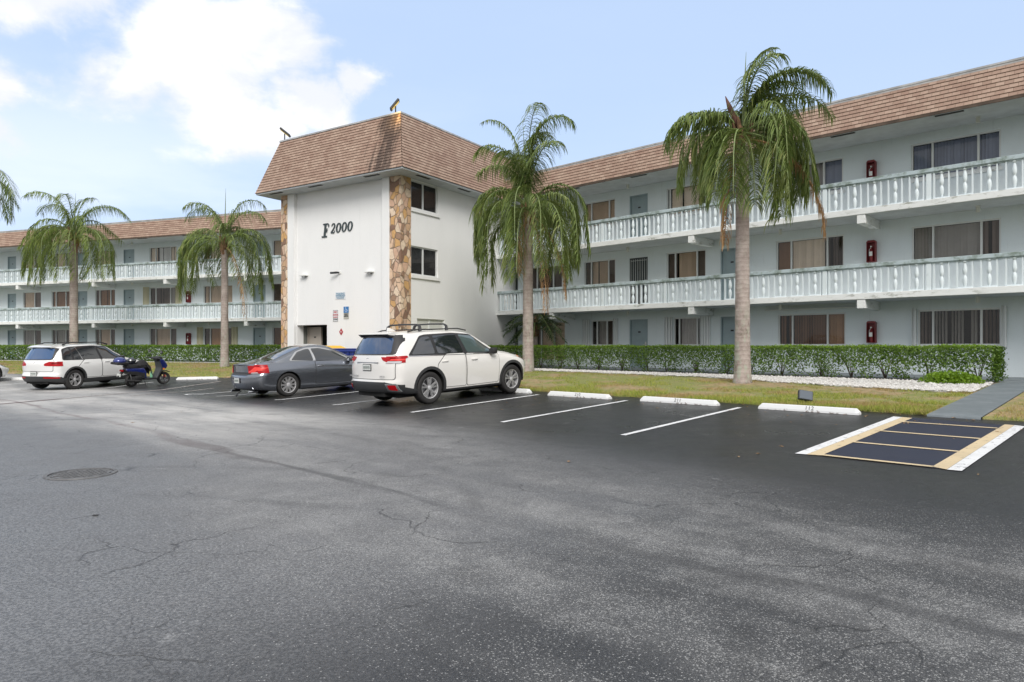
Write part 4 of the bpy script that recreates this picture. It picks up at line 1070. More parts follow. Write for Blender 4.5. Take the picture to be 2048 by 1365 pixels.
# low bush at the end of the hedge
bq = MB(); r_ = random.Random(5); c = R2(-3.75, 19.75); cz = ground_z(c.x, c.y) + .05
for i in range(2600):
    a, b, t_ = r_.gauss(0, 1), r_.gauss(0, 1), r_.gauss(0, 1); v = Vector((a, b, abs(t_))).normalized() * (r_.random() ** .35)
    p = R2(-3.75 + v.x * .72, 19.75 + v.y * .38); z = cz + v.z * .30
    d = Vector((r_.gauss(0, 1), r_.gauss(0, 1), r_.gauss(.5, 1))).normalized(); A = d.orthogonal().normalized(); A = Matrix.Rotation(r_.uniform(0, 6.28), 3, d) @ A; B = d.cross(A); A *= .03; B *= .02
    P = Vector((p.x, p.y, z)); bq.add([P - A, P - B, P + A, P + B], [(0, 1, 2, 3)])
tag(bq.build('low_bush', M['hedge_top']), 'low clipped bush on the gravel at the path end of the hedge', 'bush')
# grass
gr = MB(); r_ = random.Random(9)
def blade(p, h, w):
    a = r_.uniform(0, 6.28); dx, dy = math.cos(a) * w / 2, math.sin(a) * w / 2; lx_, ly_ = r_.gauss(0, h * .45), r_.gauss(0, h * .45)
    gr.add([(p[0] - dx, p[1] - dy, p[2]), (p[0] + dx, p[1] + dy, p[2]), (p[0] + lx_, p[1] + ly_, p[2] + h)], [(0, 1, 2)])
from mathutils import noise as mnoise
for i in range(80000):
    u = -2.0 + r_.random() * 2.6 if r_.random() < .06 else -2.95 - (r_.random() ** 1.3) * 19
    e = 9.5 - (r_.random() ** 1.25) * (9.5 - gravel_e(u)) if u < -2.9 else r_.uniform(5, 9.5)
    p = R2(u, 23.05 - e)
    nz = mnoise.noise(Vector((p.x * .7, p.y * .7, 3))) + .5 * mnoise.noise(Vector((p.x * 2.6, p.y * 2.6, 1)))
    edge = sstep(7.9, 9.2, e)
    if nz < .10 - edge * .7 and r_.random() < .95: continue
    blade((p.x, p.y, ground_z(p.x, p.y) + .025), r_.uniform(.03, .07) * (1 + .5 * edge), .012)
for i in range(26000):
    l_ = r_.uniform(-52, -20.6); e = r_.uniform(3, 9.7); p = L2(l_, 32.75 - e)
    blade((p.x, p.y, ground_z(p.x, p.y) + .025), r_.uniform(.04, .09), .02)
tag(gr.build('grass', M['grass']), 'patchy short grass, green and straw coloured, on the lawn strip', 'grass', kind='stuff')
lf_ = MB()
for i in range(170):
    u = r_.uniform(-20, 3); n_ = 13.5 - abs(r_.gauss(0, 1)) * (1.0 if r_.random() < .7 else 5.)
    if n_ < 1: continue
    p = R2(u, n_); z = ground_z(p.x, p.y) + .008; a = r_.uniform(0, 6.28); L = r_.uniform(.02, .05); d = Vector((math.cos(a), math.sin(a), 0)); q = Vector((-d.y, d.x, 0)) * L * .4; P = Vector((p.x, p.y, z)); up_ = Vector((0, 0, L * .2))
    lf_.add([P - d * L, P - q + up_, P + d * L, P + q + up_], [(0, 1, 2), (0, 2, 3)])
tag(lf_.build('fallen_leaves', M['frond_dead']), 'small dry leaves scattered over the asphalt, mostly along the lawn edge', 'fallen leaves', kind='stuff')
# ------------------------------------------------------------------ palms
def frond(mb, rb, base, az, e0, length, bend, rr, leaf=.75, hang=1., nl=58, twist=0., width=.031, curl=1.35):
    """feather frond: rachis arching from elevation e0 through 'bend' degrees, leaflets hanging from both sides"""
    pts, dirs = [], []; p = Vector(base); n = 22; az_ = rad(az)
    for i in range(n + 1):
        t = i / n; el = rad(e0 - bend * (t ** curl if curl else sstep(-.06, .70, t))); a2 = az_ + rad(twist) * t
        d = Vector((math.cos(a2) * math.cos(el), math.sin(a2) * math.cos(el), math.sin(el))); pts.append(p.copy()); dirs.append(d); p = p + d * length / n
    rb.tube(pts[:n], [.030 * (1 - .85 * i / n) + .004 for i in range(n)], 5, False)
    for k in range(nl):
        t = .17 + .83 * (k + rr.random() * .6) / nl; f = t * n; i = min(int(f), n - 1); q = pts[i].lerp(pts[i + 1], f - i); d = dirs[i].lerp(dirs[i + 1], f - i).normalized()
        side0 = d.cross(Vector((0, 0, 1)))
        if side0.length < .15: side0 = Vector((-math.sin(az_), math.cos(az_), 0))
        side0.normalize(); upv = side0.cross(d).normalized()
        prof = math.sin(math.pi * min(1, .12 + t * .80)) ** .6
        for s in (-1, 1):
            if rr.random() < .07: continue
            L = leaf * prof * rr.uniform(.6, 1.15)
            v = (side0 * s * rr.uniform(.6, .95) + d * rr.uniform(.15, .6) + upv * rr.uniform(-.1, .4)).normalized()
            c0 = q; m = 4; w = width * rr.uniform(.7, 1.15); g = hang * rr.uniform(.75, 1.2); row = []
            for j in range(m + 1):
                wd = v.cross(Vector((.3, .2, 1))); 
                if wd.length < .1: wd = side0.copy()
                wd.normalize(); ww = w * (.8, 1, .9, .6, .1)[j] / 2; row += [c0 - wd * ww, c0 + wd * ww]
                c0 = c0 + v * L * (.2, .24, .28, .28, 0)[j]; v = (v + Vector((rr.gauss(0, .05), rr.gauss(0, .05), -1)) * .58 * g).normalized()
            mb.add(row, [(2 * j, 2 * j + 1, 2 * j + 3, 2 * j + 2) for j in range(m)])
LF = 1.25
Zf = dict
def palm(name, label, xy, node, r0, r1, fronds, dead=(), spear=None, seed=1, mat='frond', lean=(0, 0), spathe=None, berries=None, leaf=.75, group='tall feather palms on the lawn', nl=84, sc=1., cv=1.):
    nl = int(nl * .88)
    rr = random.Random(seed); gz = ground_z(*xy)
    root = thing(name, label, 'palm tree', (xy[0], xy[1], gz), 0, group)
    H = node - gz; tr = MB(); n = 40; pts, rs = [], []
    for i in range(n + 1):
        t = i / n; pts.append((lean[0] * math.sin(t * 1.57), lean[1] * t * t, -.1 + (H + .1) * t)); rs.append((r0 + (r1 - r0) * t ** .8 + r0 * .28 * math.exp(-t * 16)) * (1 + .018 * math.sin(i * 2.4)))
    tr.tube(pts, rs, 18); tr.build('trunk', M['trunk'], root, smooth=True)
    top = Vector((lean[0], lean[1], H))
    # crown shaft with fibrous leaf bases
    cs = MB()
    for k in range(16):
        a = rr.uniform(0, 6.28); h0 = rr.uniform(-.35, .15); dx, dy = math.cos(a), math.sin(a); pr = r1 * .8
        cs.tube([top + Vector((dx * pr, dy * pr, h0)), top + Vector((dx * pr * 1.5, dy * pr * 1.5, h0 + .3)), top + Vector((dx * .28, dy * .28, h0 + .62))], [.075, .055, .02], 6)
    cs.tube([top + Vector((0, 0, -.1)), top + Vector((0, 0, .45))], [r1 * .95, .06], 10); cs.build('leaf_bases', plain('palm_fibre_' + str(seed), (.19, .105, .06), .9, var=.5, vscale=7), root)
    fo, rb = MB(), MB()
    if len(fronds) > 18 and leaf > .5:      # older, shabbier fronds filling the middle of the crown
        fronds = list(fronds) + [(rr.uniform(0, 360), rr.uniform(10, 70), rr.uniform(3., 3.7), rr.uniform(95, 120) + 30, Zf(leaf=rr.uniform(.5, .8), nl=60, tw=rr.uniform(-35, 35))) for _ in range(4)]
    for f in fronds:
        az, e0, L, bend = f[:4]; kw = f[4] if len(f) > 4 else {}; L *= sc * rr.uniform(.9, 1.06); az += rr.uniform(-7, 7); e0 += rr.uniform(-5, 5)
        b0 = top + Vector((math.cos(rad(az)) * .08, math.sin(rad(az)) * .08, rr.uniform(.1, .45)))
        frond(fo, rb, b0, az, e0, L, bend, rr, leaf=kw.get('leaf', leaf) * LF, hang=kw.get('hang', 1.45), twist=kw.get('tw', rr.uniform(-15, 15)), curl=kw.get('curl', 0), nl=kw.get('nl', nl))
    if spear:
        s = MB(); s.tube([top + Vector((0, 0, .3)), top + Vector(spear) * .6 + Vector((0, 0, .1)), top + Vector(spear)], [.035, .022, .004], 6); s.build('spear_leaf', M['rachis'], root)
    fo.build('crown', M[mat], root); rb.build('frond_ribs', M['rachis'], root)
    if dead:
        for az, e0, L, bend in dead:
            dm, dr = MB(), MB()
            frond(dm, dr, top + Vector((math.cos(rad(az)) * .12, math.sin(rad(az)) * .12, .05)), az, e0, L, bend, rr, leaf=.55, hang=2.2, nl=70, twist=0, curl=.55); dm.add(dr.v, dr.f)
            dm.build('dead_frond', M['frond_dead'], root)
    if spathe:
        s = MB(); a = Vector(spathe); s.tube([top + Vector((0, 0, .2)), top + a * .35 + Vector((0, 0, .2)), top + a * .75 + Vector((0, 0, .2)), top + a + Vector((0, 0, .25))], [.03, .075, .07, .01], 8); s.build('spathe', plain('spathe_brown', (.13, .055, .04), .7, var=.3), root, smooth=True)
    if berries:
        s = MB()
        for k in range(260):
            t = rr.random(); v = Vector((rr.gauss(0, .06 + .08 * t), rr.gauss(0, .06 + .08 * t), -t * .75)); c = top + Vector(berries[0]) + v; q = .018
            s.add([c + Vector(x) * q for x in oc], of)
        s.build('fruit_cluster', plain('fruit_' + str(seed), berries[1], .5, var=.3, vscale=12), root)['kind'] = 'stuff'
    return root
# tallest palm on the right (pixel column 1485)
pa = V2(*(18.7 * .3377, 18.7))
palm('palm_tree', 'tallest palm, on the lawn behind the wheel stops numbered 211 and 112', pa, 6.95, .215, .165,
  [(20, 86, 3.2, 95, Zf(curl=3.2, leaf=.45, hang=.8)), (12, 84, 3.3, 150, Zf(curl=1.5)), (2, 80, 3.3, 155, Zf(curl=1.4)), (-30, 84, 3.1, 145, Zf(curl=1.4)), (-12, 82, 3.2, 150, Zf(curl=1.6)), (25, 78, 3.2, 150, Zf(curl=1.3)), (60, 80, 3.2, 120), (100, 78, 3.0, 130), (-70, 82, 2.8, 130, Zf(curl=1.5)), (35, 70, 3.4, 140), (-15, 68, 3.3, 140, Zf(curl=1.2)),
   (4, 56, 3.6, 140), (-20, 46, 3.5, 130), (20, 40, 3.4, 125), (-40, 25, 3.2, 110), (6, 20, 3.3, 106), (-10, 5, 3.1, 92), (18, -5, 2.8, 80),
   (172, 66, 2.8, 150, Zf(curl=1.1)), (178, 60, 2.7, 145, Zf(curl=1.0)), (185, 58, 2.9, 140, Zf(leaf=.7)), (150, 50, 2.8, 125), (200, 10, 2.6, 92), (175, -2, 2.6, 84), (245, 5, 2.7, 86, Zf(leaf=.85)), (225, -8, 2.9, 74), (265, -20, 2.7, 62, Zf(leaf=.8)), (120, 20, 2.6, 100), (320, -15, 2.8, 70), (205, -25, 2.6, 58)],
  dead=[(-12, 5, 3.6, 92), (215, -60, 3.0, 28)], spear=(.10, 0, 2.5), seed=11, spathe=(-.5, -.1, 1.0), berries=((-.12, -.28, -.1), (.10, .12, .03)), leaf=.66, sc=1.0)
# second palm (column 1055)
pb_ = V2(25.7 * .0235, 25.7)
palm('palm_tree', 'palm with thick drooping crown and dead fronds beside the larger white car', pb_, 6.25, .21, .18,
  [(5, 89, 5.0, 170, Zf(curl=3.4, leaf=.75)), (-35, 89, 4.7, 175, Zf(curl=3.0, leaf=.8)), (160, 88, 4.4, 120, Zf(curl=3.6, leaf=.4)), (-70, 89, 4.8, 170, Zf(curl=3.2, leaf=.8)), (40, 89, 4.5, 165, Zf(curl=3.2, leaf=.8)), (215, 86, 3.9, 160, Zf(curl=2.2)), (-60, 84, 3.9, 140, Zf(curl=1.8)), (100, 84, 3.7, 135, Zf(curl=2.)), (-120, 80, 3.6, 140, Zf(curl=1.6)), (170, 80, 3.3, 140, Zf(curl=1.6)),
   (8, 66, 4.6, 152), (-8, 58, 4.6, 145), (-30, 50, 4.5, 135), (22, 50, 4.2, 135), (-60, 30, 4.0, 115), (-20, 25, 4.1, 112), (5, 25, 4.0, 112), (-35, 5, 4.0, 92), (10, -5, 3.6, 82),
   (176, 64, 4.6, 152), (190, 56, 4.6, 145), (205, 46, 4.5, 134), (165, 45, 4.3, 132), (225, 25, 4.3, 112), (185, 22, 4.2, 110), (205, 5, 4.2, 92), (175, -5, 3.7, 82), (240, -5, 4.0, 82), (255, 60, 4.0, 148), (285, 45, 4.0, 132), (90, 35, 3.6, 120), (262, 0, 3.8, 88), (300, 0, 3.8, 88)],
  dead=[(-25, -30, 3.6, 58), (-60, -45, 3.9, 44), (250, -50, 2.4, 38)], spear=(-.2, 0, 3.6), seed=12, leaf=.74, nl=104, sc=.98)
# palm left of the tower (column 449)
pc = V2(-.421 * 33.8, 33.8)
palm('palm_tree', 'palm left of the tower with one long tan dead frond hanging down', pc, 6.2, .20, .15,
  [(10, 87, 3.8, 160, Zf(curl=2.4, leaf=.7)), (-10, 84, 3.4, 155, Zf(curl=1.6)), (165, 82, 3.5, 155, Zf(curl=1.5)), (190, 84, 3.6, 140, Zf(curl=1.8)), (60, 78, 3.0, 130), (-80, 78, 3.1, 140), (170, 72, 4.2, 150), (178, 60, 4.4, 145), (190, 48, 4.4, 132), (200, 30, 4.2, 116), (225, 15, 4.0, 102), (185, 12, 4.0, 100),
   (8, 64, 4.4, 145), (-8, 52, 4.4, 135), (-20, 36, 4.3, 122), (15, 30, 4.2, 116), (-30, 12, 4.0, 100), (5, 8, 3.8, 96), (-60, 45, 3.4, 130), (110, 45, 3.2, 125), (170, -2, 3.4, 84), (240, -5, 3.4, 82), (-10, -10, 3.2, 76)],
  dead=[(-40, -20, 4.2, 68)], spear=(.05, 0, 3.0), seed=13, leaf=.72, mat='frond', sc=.98)
# leftmost full palm (column 148)
pd_ = V2(-.642 * 37.1, 37.1)
palm('palm_tree', 'bright green feathery palm whose trunk rises behind the smaller white car', pd_, 7.1, .215, .19,
  [(8, 80, 3.7, 145, Zf(curl=1.4)), (25, 76, 3.4, 145, Zf(curl=1.4)), (165, 78, 3.6, 145, Zf(curl=1.4)), (90, 86, 3.4, 100, Zf(curl=2.)), (190, 84, 3.6, 130, Zf(curl=2.)), (185, 68, 4.0, 140), (60, 80, 3.4, 120), (-70, 82, 3.6, 135, Zf(curl=1.4)), (120, 78, 3.4, 130), (-40, 72, 3.8, 140), (0, 48, 4.2, 130), (-20, 34, 4.2, 118), (15, 25, 4.0, 110), (-40, 18, 4.0, 104), (-10, 5, 3.6, 90),
   (180, 45, 4.2, 130), (200, 32, 4.2, 118), (165, 25, 4.0, 110), (225, 28, 4.0, 115), (215, 8, 3.8, 94), (255, 40, 3.8, 128), (265, 12, 3.6, 100), (185, 5, 3.7, 90), (300, 35, 3.8, 122), (285, 8, 3.6, 96), (-55, 0, 3.5, 86), (230, -10, 3.2, 76), (150, 55, 3.5, 135)],
  spear=(.1, 0, 2.6), seed=14, leaf=.74, mat='frond_bright', berries=((.45, -.3, .05), (.34, .09, .02)), sc=1.02)
pe = V2(-.788 * 36., 36.)
palm('palm_tree', 'palm whose drooping fronds enter at the edge of the photo above the roofline', pe, 9.6, .21, .17,
  [(-5, 70, 3.6, 130, Zf(leaf=.9)), (15, 42, 3.6, 120, Zf(leaf=.9)), (-25, 30, 3.4, 112, Zf(leaf=.9)), (60, 60, 3.4, 120), (-80, 50, 3.4, 125), (110, 50, 3.4, 120), (160, 50, 3.4, 120), (200, 35, 3.4, 115), (240, 40, 3.4, 120), (0, 5, 3.0, 85), (180, 0, 3.0, 85), (280, 20, 3., 100)], seed=15, leaf=.7, sc=.9)
pf = V2(.0345 * 29.6, 29.6)
palm('small_palm', 'small dark palm behind the hedge in the corner by the tower', pf, 2.0, .10, .085,
  [(a, e, 1.55, b, Zf(leaf=.38, hang=.25, tw=0, nl=46)) for a, e, b in ((0, 45, 75), (30, 60, 80), (-30, 50, 85), (60, 50, 80), (-70, 35, 80), (120, 60, 80), (150, 45, 75), (180, 30, 70), (210, 50, 85), (240, 35, 80), (-5, 15, 65), (175, 8, 60), (-50, 10, 60), (220, 8, 60), (80, 75, 60), (280, 60, 85), (265, 20, 70), (310, 25, 75))], seed=16, mat='frond_small', group=None)
# ================================================================== VEHICLES
def pchip(pts):
    xs = [p[0] for p in pts]; ys = [p[1] for p in pts]; n = len(xs)
    if n == 1: return lambda x: ys[0]
    h = [xs[i + 1] - xs[i] for i in range(n - 1)]; d = [(ys[i + 1] - ys[i]) / h[i] for i in range(n - 1)]; m = [0.] * n
    m[0], m[-1] = d[0], d[-1]
    for i in range(1, n - 1):
        m[i] = 0 if d[i - 1] * d[i] <= 0 else 3 * (h[i - 1] + h[i]) / ((2 * h[i] + h[i - 1]) / d[i - 1] + (h[i] + 2 * h[i - 1]) / d[i])
    def f(x):
        if x <= xs[0]: return ys[0]
        if x >= xs[-1]: return ys[-1]
        i = max(k for k in range(n - 1) if xs[k] <= x); t = (x - xs[i]) / h[i]
        return (2 * t ** 3 - 3 * t ** 2 + 1) * ys[i] + (t ** 3 - 2 * t ** 2 + t) * h[i] * m[i] + (-2 * t ** 3 + 3 * t ** 2) * ys[i + 1] + (t ** 3 - t ** 2) * h[i] * m[i + 1]
    return f
def car_surface(S):
    L = S['L']; fn = {k: pchip(v) for k, v in S.items() if isinstance(v, list)}
    cr, cf = S.get('cr', .34), S.get('cf', .60)
    st = [0, .004, .012, .025, .045, .07, .10, .14, .19, .24, .29, .34, .40, .47, .55, .63]
    x = .70
    while x < L - .9: st.append(x); x += .055
    st += [L - q for q in (.86, .78, .70, .62, .55, .48, .41, .34, .28, .22, .16, .11, .07, .04, .02, .008, 0)]
    rings = []
    for s in st:
        zb, ws, wm, zs, wb, zl, wr, ze, zc = [fn[k](s) for k in ('zb', 'ws', 'wm', 'zs', 'wb', 'zl', 'wr', 'ze', 'zc')]
        tum = S.get('tum', .012)
        ctl = [(0, zb), (ws * .6, zb), (ws * .93, zb + .005), (ws, zb + .05), (wm - .02, zb + .2), (wm, (zb + .2 + zs) / 2), (wm - .004, zs), (wb + (wm - wb) * .25, zl - .03), (wb, zl), (wb + (wr - wb) * .33 + tum, zl + (ze - zl) * .36), (wb + (wr - wb) * .68 + tum, zl + (ze - zl) * .72), (wr + .02, ze - .03), (wr - .03, ze + .3 * (zc - ze)), (wr * .62, zc - (zc - ze) * .30), (wr * .3, zc - (zc - ze) * .07), (0, zc)]
        # catmull-rom
        P = [(-ctl[1][0], ctl[1][1])] + ctl + [(-ctl[-2][0], ctl[-2][1])]; ring = []
        sub = 4
        for i in range(1, len(P) - 2):
            for k in range(sub):
                t = k / sub; a, b, c, d = P[i - 1], P[i], P[i + 1], P[i + 2]
                ring.append(tuple(.5 * (2 * b[q] + (c[q] - a[q]) * t + (2 * a[q] - 5 * b[q] + 4 * c[q] - d[q]) * t * t + (3 * b[q] - a[q] - 3 * c[q] + d[q]) * t ** 3) for q in (0, 1)))
        ring.append(ctl[-1])
        f = 1.
        if s < cr: f = max(0, 1 - (1 - s / cr) ** 2.5) ** (1 / 2.5)
        if L - s < cf: f = min(f, max(0, 1 - (1 - (L - s) / cf) ** 2.3) ** (1 / 2.3))
        fr_, ff = 1 - sstep(.3, S.get('frl', 1.2), s), 1 - sstep(.4, 1.2, L - s)
        rings.append([(s + fn['xr'](z) * fr_ - fn['xf'](z) * ff, y * f, z) for y, z in ring])
    m = len(rings[0]); bm = bmesh.new(); grid = {}
    for i, rg in enumerate(rings):
        for j, (x, y, z) in enumerate(rg):
            grid[i, j, 1] = bm.verts.new((x, -y, z)); grid[i, j, -1] = grid[i, j, 1] if y < 1e-5 else bm.verts.new((x, y, z))
    for i in range(len(rings) - 1):
        for j in range(m - 1):
            for s in (1, -1):
                q = [grid[i, j, s], grid[i + 1, j, s], grid[i + 1, j + 1, s], grid[i, j + 1, s]]
                if s == -1: q.reverse()
                u = []
                for v in q:
                    if v not in u: u.append(v)
                if len(u) > 2:
                    try: bm.faces.new(u)
                    except ValueError: pass
    bmesh.ops.remove_doubles(bm, verts=bm.verts, dist=.0004)
    bm.normal_update()
    return bm
def nrounded(pts, r=.03):
    """chamfer the corners of a convex polygon"""
    out = []; n = len(pts)
    for i in range(n):
        p = Vector(pts[i]); a = Vector(pts[i - 1]) - p; b = Vector(pts[(i + 1) % n]) - p
        ra, rb_ = min(r, a.length * .4), min(r, b.length * .4); a.normalize(); b.normalize()
        out += [p + a * ra, p + (a * ra + b * rb_) * .27, p + b * rb_]
    return [tuple(q) for q in out]
def circle(cx, cz, r, n=28): return [(cx + r * math.cos(2 * math.pi * i / n), cz + r * math.sin(2 * math.pi * i / n)) for i in range(n)]
def patch(src, poly, axis, side, off, filt=None, hole=None, depth=.02):
    """piece of the body surface inside a convex outline seen along an axis, lifted by off"""
    bm = src.copy(); ax = {'y': (0, 2), 'x': (1, 2), 'z': (0, 1)}[axis]; k = 'xyz'.index(axis)
    A = sum(poly[i][0] * poly[(i + 1) % len(poly)][1] - poly[(i + 1) % len(poly)][0] * poly[i][1] for i in range(len(poly)))
    if A < 0: poly = poly[::-1]
    lo = [min(p[i] for p in poly) for i in (0, 1)]; hi = [max(p[i] for p in poly) for i in (0, 1)]
    kill = []
    for f in bm.faces:
        c = f.calc_center_median(); n = f.normal
        vs_ = [v.co for v in f.verts]
        if max(v[ax[0]] for v in vs_) < lo[0] or min(v[ax[0]] for v in vs_) > hi[0] or max(v[ax[1]] for v in vs_) < lo[1] or min(v[ax[1]] for v in vs_) > hi[1] or n[k] * side < .08 or (filt and not filt(c, n)): kill.append(f)
    bmesh.ops.delete(bm, geom=kill, context='FACES')
    for i in range(len(poly)):
        a, b = poly[i], poly[(i + 1) % len(poly)]
        co = [0, 0, 0]; no = [0, 0, 0]; co[ax[0]], co[ax[1]] = a; no[ax[0]], no[ax[1]] = b[1] - a[1], -(b[0] - a[0])
        if abs(no[ax[0]]) + abs(no[ax[1]]) < 1e-7: continue
        bmesh.ops.bisect_plane(bm, geom=list(bm.verts) + list(bm.edges) + list(bm.faces), plane_co=co, plane_no=no, clear_outer=True)
    if hole: cut(bm, hole, axis, side)
    if not bm.faces: bm.free(); return None
    bm.normal_update(); nv = {v: v.normal.copy() for v in bm.verts}
    be = [e for e in bm.edges if len(e.link_faces) == 1]
    for v in bm.verts: v.co += nv[v] * off
    ret = bmesh.ops.extrude_edge_only(bm, edges=be)
    for v in [g for g in ret['geom'] if isinstance(g, bmesh.types.BMVert)]:
        vv = min((q for q in nv), key=lambda q: (q.co - v.co).length_squared) if False else None
    new = [g for g in ret['geom'] if isinstance(g, bmesh.types.BMVert)]
    for v in new:
        d = Vector((0, 0, 0)); d[k] = -side; v.co += d * depth
    return bm
def cut(bm, poly, axis='y', side=1, lim=.5):
    ax = {'y': (0, 2), 'x': (1, 2)}[axis]; k = 'xyz'.index(axis)
    lo = [min(p[i] for p in poly) for i in (0, 1)]; hi = [max(p[i] for p in poly) for i in (0, 1)]
    for i in range(len(poly)):
        a, b = poly[i], poly[(i + 1) % len(poly)]
        co = [0, 0, 0]; no = [0, 0, 0]; co[ax[0]], co[ax[1]] = a; no[ax[0]], no[ax[1]] = b[1] - a[1], -(b[0] - a[0])
        fs = [f for f in bm.faces if all(True for _ in (0,)) and max(v.co[ax[0]] for v in f.verts) > lo[0] and min(v.co[ax[0]] for v in f.verts) < hi[0] and max(v.co[ax[1]] for v in f.verts) > lo[1] and min(v.co[ax[1]] for v in f.verts) < hi[1] and f.calc_center_median()[k] * side > lim * .5]
        g = set(fs)
        for f in fs: g.update(f.verts); g.update(f.edges)
        bmesh.ops.bisect_plane(bm, geom=list(g), plane_co=co, plane_no=no)
    def inside(c):
        for i in range(len(poly)):
            a, b = poly[i], poly[(i + 1) % len(poly)]
            if (b[0] - a[0]) * (c[ax[1]] - a[1]) - (b[1] - a[1]) * (c[ax[0]] - a[0]) < -1e-6: return False
        return True
    bmesh.ops.delete(bm, geom=[f for f in bm.faces if f.calc_center_median()[k] * side > lim * .5 and inside(f.calc_center_median())], context='FACES')
def bm_obj(bm, name, mat, parent, ang=40):
    if bm is None: return None
    me = bpy.data.meshes.new(name); bm.to_mesh(me); bm.free(); me.materials.append(mat)
    for p in me.polygons: p.use_smooth = True
    me.set_sharp_from_angle(angle=rad(ang)); o = bpy.data.objects.new(name, me); col.objects.link(o); o.parent = parent
    return o
tyre_m = plain('tyre_rubber', (.022, .021, .021), .75, bump=.3, bscale=80); well_m = plain('wheel_well', (.008, .008, .008), .9)
rim_m = plain('alloy', (.60, .60, .61), .35, .45, spec=.5); rim_dark = plain('alloy_dark', (.16, .16, .17), .3, .9)
clad = plain('dark_cladding', (.035, .036, .038), .55, bump=.1); gap_m = plain('panel_gap', (.03, .03, .03), .8); chrome = plain('chrome', (.6, .6, .61), .15, 1.)
cglass = plain('car_glass_dark', (.012, .015, .02), .04, coat=1., spec=.8)
cglass_clear = plain('car_glass_light', (.07, .10, .10), .04, coat=1., spec=.8)
red_l = plain('tail_lamp_red', (.38, .004, .008), .3, spec=.3); red_l2 = plain('tail_lamp_bright', (.75, .06, .05), .3, spec=.3); clear_l = plain('lamp_clear', (.5, .5, .52), .12, coat=1.); amber = plain('lamp_amber', (.75, .22, .02), .15, coat=1.)
plate_m = plain('number_plate_white', (.62, .64, .62), .5, var=.2, vscale=40)
def wheel(parent, x, y, r, w, rr, spokes, side, dark=False, name='wheel'):
    """side -1: outer face towards -y"""
    root = bpy.data.objects.new(name, None); col.objects.link(root); root.parent = parent; root.location = (x, y, r)
    Mx = Matrix.Rotation(rad(90 if side < 0 else -90), 4, 'X')
    t = MB(); h = w / 2
    t.lathe([(rr, -h * .8), (r * .84, -h), (r * .95, -h * .92), (r * .995, -h * .65), (r, -h * .3), (r, h * .3), (r * .995, h * .65), (r * .95, h * .92), (r * .84, h), (rr * 1.03, h * .86), (rr * 1.0, h * .8)], 40, Mx)
    t.build('tyre', tyre_m, root, angle=50)
    b = MB(); b.lathe([(rr * 1.0, h * .84), (rr * .95, h * .80), (rr * .93, h * .5), (rr * .92, -h * .3)], 40, Mx)
    zf = h * .72
    for i in range(spokes):
        for dd in ((-.16, .16) if spokes <= 7 else (0,)):
            a = 2 * math.pi * i / spokes + (.3 if dark else 0); a1 = a + dd * .55; a2 = a + dd * 1.25
            w1, w2 = (.020, .030) if spokes <= 7 else (.026, .034)
            p = [Vector((math.cos(a1) * .045 - math.sin(a1) * s * w1, math.sin(a1) * .045 + math.cos(a1) * s * w1, zf)) for s in (-1, 1)]
            q = [Vector((math.cos(a2) * rr * .96 - math.sin(a2) * s * w2 * .7, math.sin(a2) * rr * .96 + math.cos(a2) * s * w2 * .7, zf + .005)) for s in (1, -1)]
            fpts = p + q; lo = [v - Vector((0, 0, .045)) for v in fpts]
            b.add([Mx @ v for v in fpts + lo], [(0, 3, 2, 1), (0, 1, 5, 4), (1, 2, 6, 5), (3, 0, 4, 7), (0, 1, 2, 3)])
    b.lathe([(0, zf + .012), (.03, zf + .012), (.055, zf + .004), (.06, zf - .04)], 20, Mx)
    b.build('rim', rim_m, root, angle=35)
    d = MB(); d.lathe([(0, h * .15), (rr * .93, h * .15)], 30, Mx); d.build('brake_disc', well_m if not dark else rim_dark, root)
    return root
